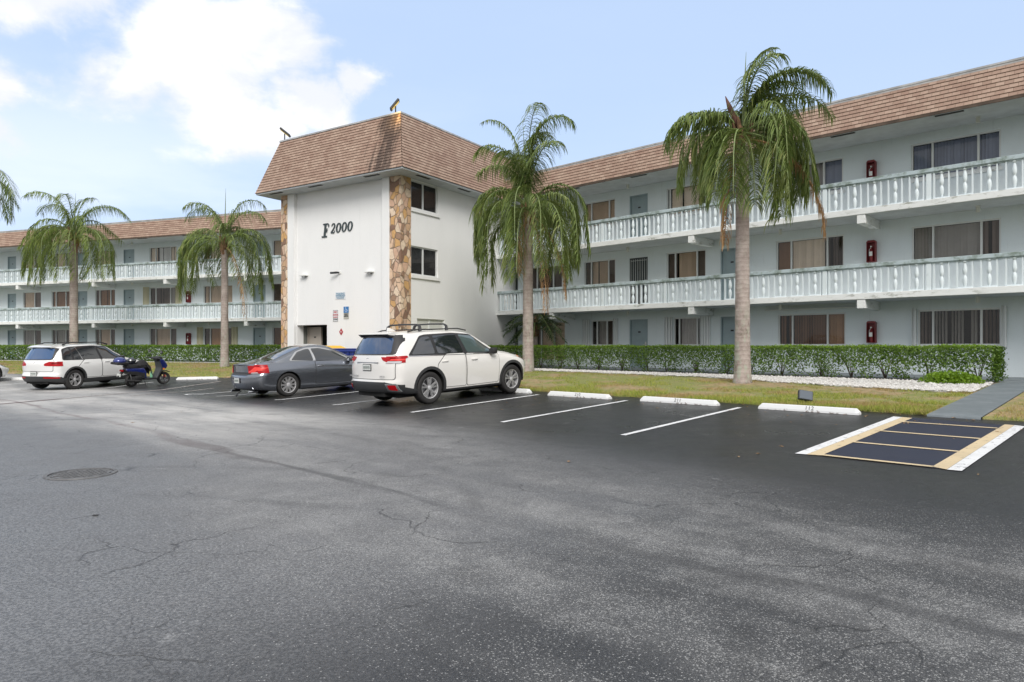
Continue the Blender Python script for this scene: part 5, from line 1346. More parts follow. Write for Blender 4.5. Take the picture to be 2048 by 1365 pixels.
def make_car(S, name, label, paint, origin, heading):
    hd = Vector((math.sin(rad(heading)), math.cos(rad(heading)))); ang = math.atan2(hd.y, hd.x)
    ra, fa = S['ra'], S['fa']; pr = origin + hd * ra; pf = origin + hd * fa; zr, zf = ground_z(*pr), ground_z(*pf)
    pitch = math.atan2(zf - zr, fa - ra); rgt = Vector((hd.y, -hd.x)) * .8
    roll = math.atan2(ground_z(*(pr - rgt)) - ground_z(*(pr + rgt)), 1.6)
    root = thing(name, label, S['cat'], (origin.x, origin.y, zr - math.tan(pitch) * ra + .008)); root.rotation_euler = (roll, -pitch, ang)
    surf = car_surface(S); body = surf.copy()
    for ax_ in (ra, fa):
        for s in (1, -1): cut(body, circle(ax_, S['r'] + .01, S['arch']), 'y', s)
    # wheels wells
    wl_ = MB()
    for ax_ in (ra, fa):
        for s in (1, -1):
            c = circle(ax_, S['r'] + .01, S['arch'] + .004, 36); c = [p for p in c if p[1] > S['r'] - .12]; c.sort(key=lambda p: -math.atan2(p[1] - S['r'] + .2, p[0] - ax_))
            y0, y1 = s * .5, s * (S['W'] / 2 - .035)
            for a, b in zip(c, c[1:]): wl_.quad((a[0], y0, a[1]), (b[0], y0, b[1]), (b[0], y1, b[1]), (a[0], y1, a[1]))
            wl_.poly([(p[0], y0, p[1]) for p in c])
    wl_.box(.35, S['L'] - .45, -S['W'] / 2 + .25, S['W'] / 2 - .25, .20, .42); wl_.tube([(.25, -.45, .27), (.9, -.45, .29)], .04, 8); wl_.box(.12, .4, -.5, .5, .24, .34)
    bo = bm_obj(body, 'body', paint, root, 32)
    wl_.build('underbody', well_m, root)
    for ax_ in (ra, fa):
        for s in (-1, 1): wheel(root, ax_, s * (S['W'] / 2 - S['tw'] / 2 - .025), S['r'], S['tw'], S['rr'], S['sp'], s, S.get('dk'))
    gfilt = lambda c, n: abs(n.y) > .3
    def side(nm, mat, poly, off=.004, rnd_=.03, hole=None, filt=None, both=True, par=None):
        for s in (-1, 1) if both else (-1,):
            p = patch(surf, nrounded(poly, rnd_) if rnd_ else poly, 'y', s, off, filt or (lambda c, n, s=s: c.y * s > .3), hole)
            o = bm_obj(p, nm, mat, par or root)
            if not both: return o
    def rear(nm, mat, poly, off=.004, rnd_=.03, mirror=False, par=None, filt=None):
        out = None
        for s in (1, -1) if mirror else (1,):
            pl = [(a * s, b) for a, b in poly]
            p = patch(surf, nrounded(pl, rnd_) if rnd_ else pl, 'x', -1, off, filt or (lambda c, n: c.x < 1.9 and n.x < -.12))
            out = bm_obj(p, nm, mat, par or root)
        return out
    S['parts'](root, side, rear, surf, S)
    surf.free()
    return root
def mirrorpart(root, x, z, w, mat, y_=None):
    for s in (-1, 1):
        b = MB(); b.bbox(x - .07, x + .09, s * w - .0 if s > 0 else s * w - .17, s * w + .17 if s > 0 else s * w, z, z + .15, .035); b.box(x, x + .04, min(s * w, s * (w - .08)), max(s * w, s * (w - .08)), z + .01, z + .05); b.build('wing_mirror', mat, root, angle=40)
def handle(root, xs, z, w, mat, mt2=None):
    for s in (-1, 1):
        for x in xs:
            b = MB(); b.bbox(x - .10, x + .10, s * w - .018, s * w + .018, z - .014, z + .014, .008); b.build('door_handle', mat, root, angle=40)
def plate(root, x, z, tilt=0., dark=True):
    r = MB(); Mt = Matrix.Translation((x, 0, z)) @ Matrix.Rotation(tilt, 4, 'Y')
    r.bbox(-.012, .0, -.155, .155, -.078, .078, .004, Mt); o = r.build('number_plate', M['black'] if dark else chrome, root)
    p = MB(); p.box(-.0155, -.0125, -.14, .14, -.063, .063, Mt); p.build('plate_face', plate_m, o)
    k = MB()
    for i in range(6):
        y = -.105 + i * .040; k.box(-.018, -.016, y, y + .022, -.03, .03, Mt); 
    k.build('plate_marks', plain('plate_ink', (.10, .13, .12), .6), o)
# ---- larger white SUV
def suv_parts(root, side, rear, surf, S):
    # cladding & bumpers
    for a in (S['ra'], S['fa']):
        side('arch_trim', clad, circle(a, S['r'] + .01, S['arch'] + .065, 32), .006, 0, hole=circle(a, S['r'] + .01, S['arch'] - .004, 32), filt=lambda c, n: c.z > .26 and abs(c.y) > .5)
    rear('rear_bumper_cover', clad, [(-.99, .24), (.99, .24), (.99, .50), (.6, .575), (-.6, .575), (-.99, .50)], .006, .02)
    side('bumper_side', clad, [(-.02, .24), (.80, .24), (.80, .36), (.30, .47), (-.02, .50)], .0065, .01, filt=lambda c, n: abs(c.y) > .3 and c.x < .8)
    side('sill_trim', clad, [(1.5, .2), (3.5, .2), (3.5, .315), (1.5, .315)], .005, .01)
    side('front_bumper_side', clad, [(4.25, .24), (4.9, .24), (4.9, .42), (4.3, .36)], .006, .01)
    rear('reflector_bezel', chrome, [(.64, .38), (.88, .35), (.86, .54), (.60, .54)], .014, .02, True)
    rear('rear_reflector', red_l, [(.69, .41), (.84, .39), (.83, .51), (.66, .51)], .019, .015, True)
    # glass
    side('window_trim', M['black'], [(.50, 1.145), (3.30, 1.085), (3.28, 1.13), (2.62, 1.585), (2.0, 1.63), (1.15, 1.61), (.98, 1.58)], .004, .05)
    side('quarter_glass', cglass, [(.60, 1.165), (1.30, 1.16), (1.26, 1.565), (1.03, 1.55), (.94, 1.50)], .008, .05)
    side('rear_door_glass', cglass, [(1.38, 1.16), (2.20, 1.145), (2.10, 1.585), (1.36, 1.575)], .008, .04)
    side('front_door_glass', cglass_clear, [(2.32, 1.145), (3.20, 1.12), (2.64, 1.54), (2.20, 1.58)], .008, .04)
    side('window_chrome', chrome, [(.52, 1.128), (3.30, 1.07), (3.30, 1.083), (.52, 1.143)], .009, 0)
    rear('rear_window_surround', M['black'], [(-.80, 1.18), (.80, 1.18), (.72, 1.62), (-.72, 1.62)], .003, .06)
    rw_ = rear('rear_window', plain('rear_glass_blue', (.02, .05, .12), .05, coat=1.), [(-.70, 1.20), (.70, 1.20), (.60, 1.56), (-.60, 1.56)], .007, .07)
    w = MB(); w.tube([(.115, -.28, 1.235), (.125, .10, 1.255)], .018, 6); w.build('wiper', M['black'], rw_)
    w = MB(); p_ = patch(surf, [(2.72, -.62), (3.42, -.72), (3.42, .72), (2.72, .62)], 'z', 1, .006, lambda c, n: c.z > 1.05)
    bm_obj(p_, 'windscreen', cglass, root)
    # doors, hatch seams
    for pl in ([(1.33, .37), (2.24, .35), (2.24, 1.13), (1.62, 1.135), (1.33, .9)], [(2.27, .35), (3.36, .36), (3.40, 1.07), (2.27, 1.125)]):
        h = dict(filt=lambda c, n: abs(c.y) > .5)
        big = [(a + (.011 if a > sum(p[0] for p in pl) / len(pl) else -.011), b + (.011 if b > .7 else -.011)) for a, b in pl]
        arc = circle(S['ra'], S['r'] + .01, S['arch'] + .03, 32); side('door_seal', gap_m, big, .002, .05, hole=arc, **h); side('door', S['paint'], pl, .0045, .05, hole=arc, **h)
    rear('hatch_seal', gap_m, [(-.83, .625), (.83, .625), (.83, 1.17), (-.83, 1.17)], .002, .05); rear('tailgate', S['paint'], [(-.818, .637), (.818, .637), (.818, 1.165), (-.818, 1.165)], .0045, .05)
    # lamps
    rear('tail_lamp', red_l, [(.46, 1.135), (.99, 1.12), (.99, 1.005), (.70, .995), (.52, 1.06)], .012, .02, True)
    rear('tail_lamp_lens', clear_l, [(.60, .995), (.90, .99), (.90, 1.035), (.66, 1.04)], .017, .01, True)
    rear('tail_lamp_lens', red_l2, [(.70, 1.05), (.92, 1.05), (.92, 1.085), (.72, 1.085)], .0175, .01, True)
    side('tail_lamp', red_l, [(-.05, 1.0), (.16, .985), (.50, 1.12), (.47, 1.145), (-.05, 1.145)], .012, .02, filt=lambda c, n: abs(c.y) > .6)
    side('head_lamp', clear_l, [(4.25, .93), (4.75, .74), (4.85, .80), (4.65, .90), (4.35, .985)], .008, .02, filt=lambda c, n: abs(c.y) > .4)
    side('turn_signal', amber, [(4.22, .935), (4.50, .86), (4.52, .93), (4.32, .975)], .012, .02, filt=lambda c, n: abs(c.y) > .4)
    # spoiler, roof bars, aerial
    sp = MB(); sp.prism([(.20, 1.645), (.24, 1.625), (.5, 1.60), (.80, 1.665), (.75, 1.70), (.35, 1.685)], -.57, .57); sp.build('spoiler', S['paint'], root, angle=30)
    s2_ = MB(); s2_.prism([(.22, 1.623), (.30, 1.57), (.5, 1.57), (.5, 1.598), (.24, 1.6235)], -.56, .56); s2_.build('spoiler_underside', M['black'], root)
    for s in (-1, 1):
        b = MB(); b.tube([(.75, s * .60, 1.68), (.95, s * .61, 1.725), (2.3, s * .60, 1.73), (2.6, s * .58, 1.68)], .016, 6); b.build('roof_rail', M['black'], root)
    for x in (1.12, 1.95):
        b = MB(); pts = [(x - .02, -.62, 1.70), (x - .01, -.60, 1.80), (x, -.50, 1.845), (x, 0, 1.855), (x, .50, 1.845), (x - .01, .60, 1.80), (x - .02, .62, 1.70)]; b.tube(pts, [.045, .035, .02, .02, .02, .035, .045], 6); b.build('roof_bar', M['black'], root)
    b = MB(); b.prism([(.62, 1.70), (.86, 1.71), (.70, 1.78), (.64, 1.79)], -.02, .02); b.build('aerial', S['paint'], root)
    mirrorpart(root, 3.12, 1.07, .93, M['black']); handle(root, (1.55, 2.52), .97, .966, S['paint'])
    plate(root, .030, .90); e = MB()
    def ell(a, b_, z0): e.tube([(.052, a * math.cos(t), z0 + b_ * math.sin(t)) for t in [2 * math.pi * i / 20 for i in range(21)]], .005, 4, False)
    ell(.065, .045, 1.065); ell(.022, .042, 1.065); ell(.042, .018, 1.085); e.build('emblem', chrome, root)
    e = MB(); e.box(.035, .055, -.40, .40, 1.0, 1.018); e.build('tailgate_trim', chrome, root)
    for tx, y in (('HIGHLANDER', .52), ('LIMITED', -.55)):
        Mx = Matrix.Translation((.028, y, .70)) @ Matrix.Rotation(rad(-90), 4, 'Z') @ Matrix.Rotation(rad(90), 4, 'X')
        text_mb(tx, .055, .004, Mx=Mx).build('badge', chrome, root)
def carpaint(name, c, metal=0., rough=.3, fl=.0):
    t = NT(name); t.base(c4(c)); t.p.inputs['Metallic'].default_value = metal; t.p.inputs['Roughness'].default_value = rough
    t.p.inputs['Coat Weight'].default_value = 1; t.p.inputs['Coat Roughness'].default_value = .03
    return t.m
pw = carpaint('pearl_white_paint', (.74, .725, .70)); pw2 = carpaint('white_paint', (.74, .745, .74)); pg = carpaint('grey_metallic_paint', (.19, .205, .235), .8, .22)
SUV = dict(cat='car', L=4.86, W=1.93, ra=1.10, fa=3.89, r=.378, arch=.425, tw=.245, rr=.248, sp=5, dk=True, paint=pw, parts=suv_parts, cr=.36, cf=.7,
    zb=[(0, .34), (.5, .27), (1.2, .25), (4., .25), (4.86, .28)], ws=[(0, .84), (.6, .91), (4.2, .92), (4.86, .86)], wm=[(0, .925), (.5, .955), (1.1, .965), (2.4, .955), (3.9, .965), (4.86, .90)],
    zs=[(0, .88), (1, .93), (3.4, .92), (4.2, .88), (4.86, .70)], wb=[(0, .86), (.5, .895), (1.5, .905), (3.2, .90), (3.9, .87), (4.86, .66)], zl=[(0, 1.15), (.5, 1.155), (3.2, 1.09), (3.7, 1.05), (4.3, .99), (4.65, .93), (4.86, .80)],
    wr=[(0, .64), (.5, .655), (1.5, .665), (2.4, .655), (3.0, .69), (3.5, .74), (4.1, .66), (4.86, .5)], ze=[(0, 1.615), (.5, 1.63), (1.4, 1.655), (2.1, 1.65), (2.6, 1.585), (3.1, 1.335), (3.55, 1.115), (3.75, 1.09), (4.3, 1.045), (4.65, .97), (4.86, .84)],
    zc=[(0, 1.655), (.5, 1.685), (1.4, 1.71), (2.1, 1.705), (2.55, 1.66), (3.1, 1.43), (3.55, 1.165), (3.7, 1.14), (4.3, 1.09), (4.65, 1.01), (4.86, .87)],
    xr=[(.24, .14), (.42, .02), (.56, .0), (.62, .03), (.98, .04), (1.14, .06), (1.6, .25), (1.7, .30)], xf=[(.25, .16), (.45, .03), (.68, .0), (.82, .03), (.95, .12), (1.1, .26)])
hdg = 42.5
make_car(SUV, 'parked_car', 'larger white car with black roof bars, nearest of the parked cars', pw, Vector((-3.30, 15.58)), hdg)
# ---- smaller white SUV
def tig_parts(root, side, rear, surf, S):
    for a in (S['ra'], S['fa']):
        side('arch_trim', clad, circle(a, S['r'] + .01, S['arch'] + .06, 32), .006, 0, hole=circle(a, S['r'] + .01, S['arch'] - .004, 32), filt=lambda c, n: c.z > .24 and abs(c.y) > .5)
    rear('rear_bumper_cover', clad, [(-.95, .22), (.95, .22), (.95, .46), (.6, .50), (-.6, .50), (-.95, .46)], .006, .02)
    side('bumper_side', clad, [(-.02, .22), (.60, .22), (.60, .40), (.30, .46), (-.02, .47)], .0065, .01, filt=lambda c, n: abs(c.y) > .3 and c.x < .7)
    side('sill_trim', clad, [(1.2, .18), (3.2, .18), (3.2, .37), (1.2, .37)], .006, .01)
    side('front_bumper_side', clad, [(3.9, .22), (4.45, .22), (4.45, .42), (3.9, .38)], .006, .01)
    rear('rear_reflector', red_l, [(.42, .43), (.85, .42), (.85, .475), (.42, .48)], .012, .01, True)
    side('window_trim', M['black'], [(.42, 1.04), (2.92, 1.0), (2.90, 1.05), (2.25, 1.50), (1.7, 1.53), (.80, 1.50), (.52, 1.42)], .004, .06)
    side('quarter_glass', cglass, [(.50, 1.06), (.80, 1.055), (.78, 1.46), (.60, 1.40), (.52, 1.30)], .008, .05)
    side('rear_door_glass', cglass, [(.87, 1.055), (1.16, 1.05), (1.02, 1.475), (.85, 1.465)], .008, .02)
    side('rear_door_glass', cglass, [(1.19, 1.05), (1.88, 1.04), (1.80, 1.495), (1.05, 1.48)], .008, .03)
    side('front_door_glass', cglass, [(1.98, 1.04), (2.82, 1.02), (2.25, 1.455), (1.88, 1.495)], .008, .04)
    side('window_chrome', chrome, [(1.165, 1.05), (1.185, 1.05), (1.04, 1.48), (1.02, 1.48)], .009, 0)
    rear('rear_window_surround', M['black'], [(-.68, 1.06), (.68, 1.06), (.62, 1.47), (-.62, 1.47)], .003, .08)
    rw_ = rear('rear_window', plain('rear_glass_blue_b', (.02, .07, .18), .05, coat=1.), [(-.64, 1.08), (.64, 1.08), (.56, 1.45), (-.56, 1.45)], .007, .08)
    w = MB(); w.tube([(.16, -.2, 1.10), (.16, .22, 1.11)], .016, 6); w.build('wiper', M['black'], rw_)
    p_ = patch(surf, [(2.35, -.60), (3.05, -.70), (3.05, .70), (2.35, .60)], 'z', 1, .006, lambda c, n: c.z > 1.0); bm_obj(p_, 'windscreen', cglass, root)
    for pl in ([(.98, .42), (1.92, .40), (1.92, 1.03), (1.25, 1.035), (.98, .80)], [(1.95, .40), (3.00, .41), (3.02, .98), (1.95, 1.03)]):
        h = dict(filt=lambda c, n: abs(c.y) > .5)
        big = [(a + (.012 if a > sum(p[0] for p in pl) / len(pl) else -.012), b + (.012 if b > .7 else -.012)) for a, b in pl]
        arc = circle(S['ra'], S['r'] + .01, S['arch'] + .03, 32); side('door_seal', gap_m, big, .002, .05, hole=arc, **h); side('door', S['paint'], pl, .0045, .05, hole=arc, **h)
    rear('hatch_seal', gap_m, [(-.72, .66), (.72, .66), (.72, 1.06), (-.72, 1.06)], .002, .05); rear('tailgate', S['paint'], [(-.708, .672), (.708, .672), (.708, 1.055), (-.708, 1.055)], .0045, .05)
    rear('tail_lamp', red_l, [(.42, .86), (.9, .84), (.95, .90), (.95, 1.0), (.55, .985), (.42, .93)], .012, .04, True)
    side('tail_lamp', red_l, [(-.05, .84), (.34, .89), (.40, .95), (.34, 1.0), (-.05, 1.0)], .012, .03, filt=lambda c, n: abs(c.y) > .55)
    side('head_lamp', clear_l, [(3.85, .82), (4.3, .70), (4.4, .78), (4.0, .88)], .008, .02, filt=lambda c, n: abs(c.y) > .4)
    sp = MB(); sp.prism([(.20, 1.50), (.25, 1.475), (.55, 1.48), (.8, 1.57), (.75, 1.60), (.35, 1.55)], -.52, .52); sp.build('spoiler', S['paint'], root, angle=30)
    for s in (-1, 1):
        b = MB(); b.tube([(.65, s * .555, 1.57), (.85, s * .565, 1.645), (2.1, s * .56, 1.645), (2.45, s * .54, 1.56)], [.03, .018, .018, .03], 6); b.build('roof_rail', M['black'], root)
    mirrorpart(root, 2.72, .98, .86, M['black']); handle(root, (1.28, 2.14), .93, .895, S['paint'])
    plate(root, .012, .59, 0); e = MB(); z0 = .93; X = .045
    e.tube([(X, .055 * math.cos(t), z0 + .055 * math.sin(t)) for t in [2 * math.pi * i / 20 for i in range(21)]], .006, 4, False)
    e.tube([(X, .03, z0 + .045), (X, 0, z0 + .005), (X, -.03, z0 + .045)], .005, 4); e.tube([(X, .045, z0 + .02), (X, .022, z0 - .045), (X, 0, z0 - .005), (X, -.022, z0 - .045), (X, -.045, z0 + .02)], .005, 4); e.build('emblem', chrome, root)
TIG = dict(cat='car', L=4.43, W=1.81, ra=.86, fa=3.46, r=.350, arch=.395, tw=.225, rr=.225, sp=5, paint=pw2, parts=tig_parts, cr=.36, cf=.7,
    zb=[(0, .32), (.5, .24), (1.2, .22), (3.8, .22), (4.43, .26)], ws=[(0, .80), (.6, .85), (3.8, .86), (4.43, .8)], wm=[(0, .865), (.5, .895), (.9, .905), (2.1, .895), (3.5, .905), (4.43, .84)],
    zs=[(0, .80), (1, .84), (3.0, .84), (3.8, .78), (4.43, .62)], wb=[(0, .79), (.5, .83), (1.5, .845), (2.8, .845), (3.5, .82), (4.43, .62)], zl=[(0, 1.03), (.5, 1.05), (2.8, 1.01), (3.3, .96), (3.9, .88), (4.43, .68)],
    wr=[(0, .58), (.5, .60), (1.4, .61), (2.1, .605), (2.6, .64), (3.1, .69), (3.7, .62), (4.43, .48)], ze=[(0, 1.46), (.5, 1.50), (1.2, 1.545), (1.8, 1.54), (2.25, 1.48), (2.7, 1.24), (3.15, 1.03), (3.35, .99), (3.9, .93), (4.25, .84), (4.43, .74)],
    zc=[(0, 1.50), (.5, 1.555), (1.2, 1.60), (1.8, 1.60), (2.25, 1.55), (2.7, 1.33), (3.15, 1.08), (3.35, 1.035), (3.9, .97), (4.25, .87), (4.43, .76)],
    xr=[(.22, .12), (.40, .02), (.52, .0), (.62, .05), (.90, .04), (1.04, .07), (1.46, .24), (1.6, .30)], xf=[(.25, .14), (.45, .03), (.62, .0), (.74, .06), (.88, .18), (1.1, .3)])
make_car(TIG, 'parked_car', 'smaller white parked car with dark lower trim beside the parked scooter', pw2, Vector((-16.5, 23.55)), 18.)
# ---- grey coupe
def cp_parts(root, side, rear, surf, S):
    chr_ = S.get('chr', chrome)
    side('window_chrome', chr_, [(1.14, .985), (3.20, .90), (3.22, .93), (2.62, 1.235), (2.1, 1.335), (1.75, 1.325), (1.46, 1.235), (1.16, 1.02)], .004, .05)
    side('quarter_glass', cglass, [(1.20, 1.0), (1.86, .955), (1.84, 1.29), (1.74, 1.285), (1.48, 1.215)], .008, .03)
    side('door_glass', cglass, [(1.93, .95), (3.05, .915), (2.60, 1.195), (2.15, 1.30), (1.90, 1.295)], .008, .03)
    p_ = patch(surf, [(.62, -.58), (.62, .58), (1.72, .50), (1.72, -.50)], 'z', 1, .005, lambda c, n: c.z > .9); bm_obj(p_, 'rear_window', plain('rear_glass_grey', (.015, .02, .035), .04, coat=1.), root)
    p_ = patch(surf, [(2.55, -.56), (3.35, -.68), (3.35, .68), (2.55, .56)], 'z', 1, .005, lambda c, n: c.z > .9); bm_obj(p_, 'windscreen', cglass, root)
    pl = [(1.88, .30), (3.20, .30), (3.26, .86), (1.90, .94)]
    big = [(1.868, .288), (3.212, .288), (3.272, .868), (1.888, .952)]
    f = lambda c, n: abs(c.y) > .5
    side('door_seal', gap_m, big, .002, .04, filt=f); side('door', S['paint'], pl, .0045, .04, filt=f)
    side('crease_shade', gap_m, [(2.2, .765), (3.9, .735), (3.9, .748), (2.2, .778)], .006, 0, filt=f)  # thin dark strip coloured in for the shade line of the body crease
    side('sill_trim', clad, [(1.45, .14), (3.35, .14), (3.35, .205), (1.45, .205)], .005, .01)
    rear('rear_diffuser', clad, [(-.66, .12), (.66, .12), (.5, .27), (-.5, .27)], .006, .03)
    rear('boot_seal', gap_m, [(-.62, .66), (.62, .66), (.72, .95), (-.72, .95)], .002, .04); rear('boot_lid', S['paint'], [(-.61, .672), (.61, .672), (.71, .95), (-.71, .95)], .0045, .04)
    rear('boot_recess', clad, [(-.48, .645), (.48, .645), (.55, .725), (-.55, .725)], .008, .03)
    rear('tail_lamp', red_l, [(.58, .69), (.95, .69), (.95, .87), (.82, .92), (.66, .92)], .012, .02, True)
    rear('tail_lamp_lens', clear_l, [(.58, .685), (.80, .685), (.76, .725), (.60, .725)], .016, .01, True)
    rear('tail_lamp_lens', red_l2, [(.76, .76), (.86, .76), (.88, .84), (.78, .84)], .0165, .01, True)
    side('tail_lamp', red_l, [(-.05, .68), (.12, .68), (.36, .87), (.34, .89), (-.05, .92)], .012, .02, filt=lambda c, n: abs(c.y) > .5)
    side('tail_lamp_lens', red_l2, [(.1, .72), (.18, .72), (.3, .85), (.2, .87)], .016, .01, filt=lambda c, n: abs(c.y) > .5)
    side('head_lamp', clear_l, [(4.15, .62), (4.7, .55), (4.75, .62), (4.3, .72)], .008, .02, filt=lambda c, n: abs(c.y) > .4)
    mirrorpart(root, 3.0, .88, .86, S['mir']); handle(root, (2.06,), .80, .92, chr_)
    plate(root, -.012, .50, 0, False)
    for s in (-1, 1):
        b = MB(); b.tube([(.3, s * .55, .19), (.05, s * .55, .20)], .035, 10); b.build('tail_pipe', chrome, root)
CP = dict(cat='car', L=4.84, W=1.85, ra=1.05, fa=3.79, r=.328, arch=.365, tw=.22, rr=.222, sp=10, paint=pg, parts=cp_parts, cr=.42, cf=.75, mir=pg, frl=1.0, tum=.02,
    zb=[(0, .26), (.5, .19), (1.2, .165), (3.8, .165), (4.84, .2)], ws=[(0, .80), (.6, .86), (3.8, .87), (4.84, .8)], wm=[(0, .88), (.5, .915), (1.05, .925), (2.4, .915), (3.8, .92), (4.84, .84)],
    zs=[(0, .72), (1, .76), (3.0, .73), (3.9, .66), (4.84, .5)], wb=[(0, .80), (.6, .83), (1.5, .84), (3.0, .83), (3.7, .80), (4.84, .6)], zl=[(0, .90), (.6, .945), (1.2, .96), (3.0, .89), (3.5, .82), (4.1, .74), (4.84, .55)],
    wr=[(0, .66), (.6, .62), (1.2, .565), (1.8, .545), (2.3, .55), (2.8, .60), (3.35, .68), (4.0, .6), (4.84, .46)],
    ze=[(0, .925), (.45, .965), (.75, 1.01), (1.2, 1.16), (1.7, 1.33), (2.1, 1.375), (2.4, 1.34), (2.8, 1.17), (3.3, .93), (3.5, .88), (4.1, .80), (4.6, .68), (4.84, .58)],
    zc=[(0, .945), (.45, .99), (.7, 1.03), (1.2, 1.22), (1.7, 1.385), (2.1, 1.43), (2.45, 1.395), (2.9, 1.19), (3.35, .955), (3.5, .92), (4.1, .84), (4.6, .71), (4.84, .60)],
    xr=[(.16, .16), (.32, .03), (.50, .0), (.64, .01), (.68, .07), (.90, .06), (.98, .0), (1.5, .0)], xf=[(.2, .14), (.4, .03), (.5, .0), (.6, .06), (.75, .18), (1., .3)])
car2 = make_car(CP, 'parked_car', 'grey metallic coupe parked between the scooter and the larger white car', pg, Vector((-7.56, 18.85)), 44.5)
hk = MB(); hk.tube([(.12, .05, .2), (.0, .05, .14), (-.03, .05, .10), (-.05, .0, .08), (-.03, -.04, .10), (-.02, .0, .13)], .014, 6); hk.build('tow_strap', M['black'], car2)
CP2 = dict(CP); CP2['paint'] = pw2; CP2['mir'] = pw2
make_car(CP2, 'parked_car', 'white car whose rounded nose alone shows at the edge of the frame', pw2, Vector((-23.2, 24.65)), 16.)
# ---- scooter
sb = carpaint('scooter_blue', (.012, .025, .17), .3, .25)
seat_m = plain('scooter_seat', (.025, .025, .027), .55); fork_r = plain('caliper_red', (.45, .03, .03), .4); green = plain('bottle_green', (.22, .50, .32), .5)
def bprism(mb, pts, w, b=.03):
    bm = bmesh.new(); n = len(pts); A = [bm.verts.new((x, -w, z)) for x, z in pts]; B = [bm.verts.new((x, w, z)) for x, z in pts]
    bm.faces.new(A); bm.faces.new(B[::-1])
    for i in range(n): bm.faces.new((A[i], B[i], B[(i + 1) % n], A[(i + 1) % n]))
    bmesh.ops.recalc_face_normals(bm, faces=bm.faces)
    bmesh.ops.bevel(bm, geom=[e for e in bm.edges if abs(e.verts[0].co.y - e.verts[1].co.y) < 1e-5], offset=b, segments=3, affect='EDGES', profile=.5)
    mb.addbm(bm); bm.free()
def scooter(xy, front):
    d = (front - xy); ang = math.atan2(d.y, d.x); d.normalize()
    root = thing('motor_scooter', 'blue and black motor scooter with top box beside the smaller white car', 'scooter', (xy.x, xy.y, ground_z(*xy) + .005))
    pitch = math.atan2(ground_z(*(xy + d * 1.28)) - ground_z(*xy), 1.28); root.rotation_euler = (rad(4), -pitch, ang)
    R = .245
    def wh(x, steer):
        w = bpy.data.objects.new('wheel', None); col.objects.link(w); w.parent = root; w.location = (x, 0, R); w.rotation_euler = (0, 0, steer)
        Mx = Matrix.Rotation(rad(90), 4, 'X'); t = MB(); h = .06
        t.lathe([(R * .62, -h * .7), (R * .85, -h), (R * .97, -h * .6), (R, 0), (R * .97, h * .6), (R * .85, h), (R * .62, h * .7)], 28, Mx); t.build('tyre', tyre_m, w, angle=50)
        r = MB(); r.lathe([(R * .64, -.045), (R * .58, -.03), (R * .58, .03), (R * .64, .045)], 28, Mx)
        for i in range(5):
            a = i * 2 * math.pi / 5; r.tube([(0, 0, 0), (math.cos(a) * R * .6, 0, math.sin(a) * R * .6)], .016, 5)
        r.tube([(0, -.05, 0), (0, .05, 0)], .03, 10); r.build('rim', rim_dark, w)
        k = MB(); k.lathe([(.05, 0), (.10, 0), (.10, .004), (.05, .004)], 20, Matrix.Translation((0, -.055, 0)) @ Mx); k.build('brake_disc', chrome, w); return w
    wh(0, 0); fw = wh(1.28, rad(-14))
    c = MB(); c.bbox(1.24, 1.32, -.085, -.05, R + .03, R + .12, .008); c.build('brake_caliper', fork_r, root)
    f = MB()
    for s in (-1, 1): f.tube([(1.28, s * .085, R), (1.14, s * .07, .62)], .02, 8)
    f.tube([(1.14, 0, .60), (1.02, 0, .95)], .03, 8); f.build('fork', M['black'], root)
    fe = MB(); prof = [(1.12, .52), (1.24, .535), (1.38, .53), (1.52, .47), (1.50, .455), (1.38, .505), (1.22, .505), (1.12, .49)]; fe.prism(prof, -.065, .065); fe.build('front_mudguard', M['black'], root, angle=30)
    ap = MB()
    for w_, pr in ((.15, [(1.08, .70), (1.16, .58), (1.30, .62), (1.36, .72), (1.30, .84), (1.18, .97), (1.06, 1.0), (1.02, .92)]),): bprism(ap, pr, w_)
    ap.build('front_shield', sb, root, angle=30)
    ls = MB(); bprism(ls, [(.88, .27), (.96, .28), (1.17, .60), (1.09, .80), (1.03, .92), (.99, .90), (1.04, .70), (1.04, .60)], .155); ls.build('leg_shield', plain('scooter_grey_plastic', (.05, .055, .06), .5), root, angle=30)
    hl = MB(); hl.bbox(1.22, 1.30, -.11, .11, .74, .84, .02); hl.build('head_lamp', clear_l, root)
    for s in (-1, 1):
        t = MB(); t.bbox(1.14, 1.21, s * .17 - .02, s * .17 + .02, .58, .64, .01); t.build('turn_signal', amber, root)
    fl = MB(); fl.bbox(.42, .98, -.15, .15, .24, .30, .015); fl.build('floorboard', M['black'], root)
    bdp = MB()
    bprism(bdp, [(-.28, .62), (-.10, .52), (.20, .44), (.40, .30), (.52, .30), (.50, .55), (.40, .68), (-.05, .70), (-.26, .70)], .14); bdp.build('side_panel', sb, root, angle=30)
    dp = MB(); dp.prism([(-.20, .50), (.10, .44), (.36, .31), (.46, .33), (.42, .50), (.1, .58), (-.2, .60)], -.146, .146); dp.build('panel_inset', M['black'], root)
    en = MB(); en.bbox(-.05, .36, -.12, .10, .20, .40, .03); en.bbox(.05, .3, -.16, .14, .26, .42, .04); en.tube([(.30, -.15, .22), (.05, -.17, .23), (-.32, -.17, .27)], [.02, .055, .055], 10); en.build('engine', plain('engine_dark', (.04, .04, .042), .5, .4), root, angle=40)
    sh = MB(); sh.tube([(-.08, -.12, .28), (-.16, -.12, .60)], .022, 6); sh.tube([(-.08, .12, .28), (-.16, .12, .60)], .022, 6); sh.build('rear_shock', chrome, root)
    st = MB(); bprism(st, [(-.24, .70), (.50, .68), (.54, .74), (.44, .80), (.30, .79), (.10, .84), (-.20, .85), (-.28, .78)], .135); st.build('seat', seat_m, root, angle=30)
